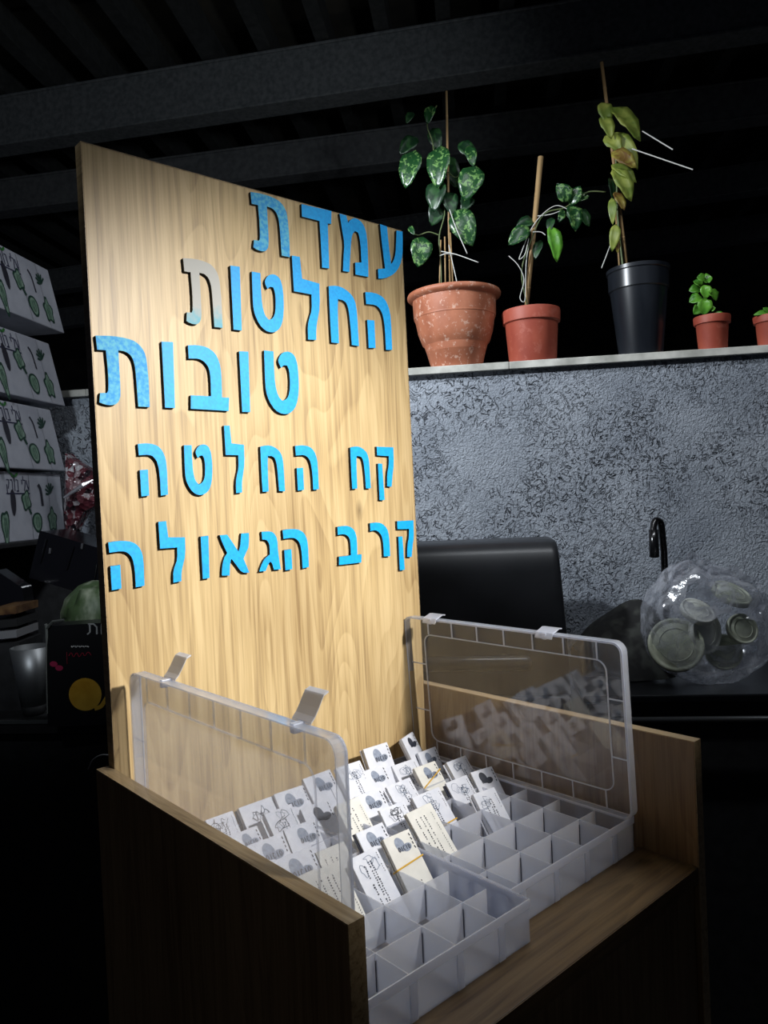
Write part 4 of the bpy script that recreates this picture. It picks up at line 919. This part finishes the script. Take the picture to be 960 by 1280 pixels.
# black food packet with a pumpkin print
pd = 1.46
q = [at(x, y, pd) for x, y in ((57, 783), (150, 777), (150, 896), (59, 894))]
q[2].z = q[3].z = wz
pk = thing('food_packet', 'upright black packet printed with a yellow pumpkin, beside the steel cup', 'packet', q[3])
body = MB().prism(q, bk * .06).build('bag_body', mat('black_packet', (.006, .006, .007), .35), pk, bevel=.006)
edge = MB().tube(smooth_path([at(57, 780, pd - .004), at(58.5, 790, pd - .003), at(58, 830, pd - .004), at(59, 892, pd - .004)], 4), [.0028] * 6 + [.0012] * 7, 6).build('sealed_edge', mat('grey_seam', (.16, .17, .16), .4), pk)
MB().tube([at(58, 786, pd - .003), at(66, 777, pd - .003), at(80, 775, pd - .003)], .003, 6).build('crimped_corner', mat('grey_seam_crimp', (.08, .085, .08), .4), pk)
PN = -bk
PA = at(100, 830, pd - .0015)
def pp(x, y, k=0): return onp(x, y, PA - bk * (.0004 * k), bk)
pump = noisy('yellow_pumpkin_print', (.62, .32, .02), (.85, .52, .06), 18, .5)
pts = []
for k in range(28):
    a = 2 * math.pi * k / 28; pts.append(pp(106.5 + 20.5 * math.cos(a), 868 - 20.5 * math.sin(a)))
MB().add(pts, [tuple(range(28))]).build('pumpkin_print', pump, body, fix=False)
MB().ribbon(smooth_path([pp(118, 886, 1), pp(126, 883, 1), pp(131, 876, 1), pp(136, 868, 1)], 4), .008, bk).build('pumpkin_stem_print', pump, body, fix=False)
lt = MB()
for stt in ([(110, 780), (117, 780), (121, 784), (121, 793)], [(112, 780), (112.5, 790), (109, 793)], [(127, 780), (127, 793)]): lt.ribbon([pp(x, y) for x, y in stt], .0032, bk)
lt.build('white_lettering', mat('grey_white_print', (.35, .36, .36), .5), body, fix=False)
lt = MB()
for k in range(9): lt.ribbon([pp(89 + k * 2.5, 807.5), pp(90.7 + k * 2.5, 809 - (k % 2))], .0026, bk)
lt.build('small_white_lettering', mat('white_print', (.5, .5, .5), .5), body, fix=False)
lt = MB(); lt.ribbon([pp(x, y) for x, y in smooth_path([Vector((86, 820, 0)), Vector((89, 816, 0)), Vector((92, 821, 0)), Vector((96, 816, 0)), Vector((99, 821, 0)), Vector((103, 816, 0)), Vector((106, 820, 0)), Vector((110, 815, 0)), Vector((114, 819, 0))], 4) for x, y in [(x_[0], x_[1])]] if 0 else [pp(v_.x, v_.y) for v_ in smooth_path([(86, 820, 0), (89, 816, 0), (92, 821, 0), (96, 816, 0), (99, 821, 0), (103, 816, 0), (106, 820, 0), (110, 815, 0), (114, 819, 0)], 4)], .0012, bk)
lt.ribbon([pp(83.5, 815), pp(84, 830)], .001, bk)
lt.build('red_script', mat('red_print', (.30, .01, .03), .5), body, fix=False)
lt = MB()
for cx_, cy_ in ((67, 830), (74, 835)): lt.add([pp(cx_ + 5 * math.cos(k * .628), cy_ + 3.6 * math.sin(k * .628)) for k in range(10)], [tuple(range(10))])
lt.build('fruit_print', mat('pink_print', (.38, .02, .08), .5), body, fix=False)

# cabbage behind the packet
cb_d = 1.64; cc = at(122, 768, cb_d); rad = 38 * cb_d / FPX
cb = thing('cabbage', 'pale green cabbage behind the black packet, half hidden by the board', 'cabbage', cc)
cab_m = noisy('cabbage_leaf', (.06, .10, .04), (.34, .38, .28), 22, .5, .6, .004, detail=6, stretch=(1, 1, .4), lo=.42, hi=.62)
def cab(rr3, sx_, name, cut):
    mb = MB(); vs = []; nu, nv = 26, 18
    for i in range(nv + 1):
        ph = math.pi * i / nv
        for j in range(nu):
            th = 2 * math.pi * j / nu; d = Vector((math.sin(ph) * math.cos(th), math.sin(ph) * math.sin(th), math.cos(ph)))
            vs.append(cc + d * rr3 * (1 + .06 * noise.noise(d * 3 + Vector((sx_, 0, 0))) + .03 * abs(noise.noise(d * 9))))
    fs = [(i * nu + j, i * nu + (j + 1) % nu, (i + 1) * nu + (j + 1) % nu, (i + 1) * nu + j) for i in range(nv) for j in range(nu) if cut is None or (vs[i * nu + j] - cc).dot(cut) > .25 * rr3 * (1 + .3 * noise.noise(vs[i * nu + j] * 30))]
    o = mb.add(vs, fs).build(name, cab_m, cb, smooth=True, fix=cut is None)
    if cut is not None: sd = o.modifiers.new('t', 'SOLIDIFY'); sd.thickness = .002
cab(rad, 0, 'heart', None)
cab(rad * 1.05, 3, 'outer_leaf', (-bk - U * .8 + Z * .3).normalized()); cab(rad * 1.09, 7, 'outer_leaf', (-bk + U * .8 - Z * .2).normalized()); cab(rad * 1.07, 9, 'outer_leaf', (Z - U * .3).normalized())
# block the cabbage rests on, hidden behind the packet
o = MB().frame_box(Vector((cc.x, cc.y, 0)), U, N, Z, -.07, .10, -.07, .06, wz, cc.z - rad * .97).build('storage_tub', black_rough, None, bevel=.004); tag(o, 'black tub under the cabbage behind the printed packet', 'tub')
# crumpled clear wrap near the stand
wp_ = [at(x, y, 1.28) for x, y in ((110, 962), (116, 950), (126, 944), (136, 944))]
o = MB().tube(smooth_path(wp_, 5), .0012, 6).build('wire_loop', mat('grey_wire', (.25, .26, .27), .4), None, smooth=True)
tag(o, 'thin grey wire loop just left of the side panel top at the lower left', 'wire')
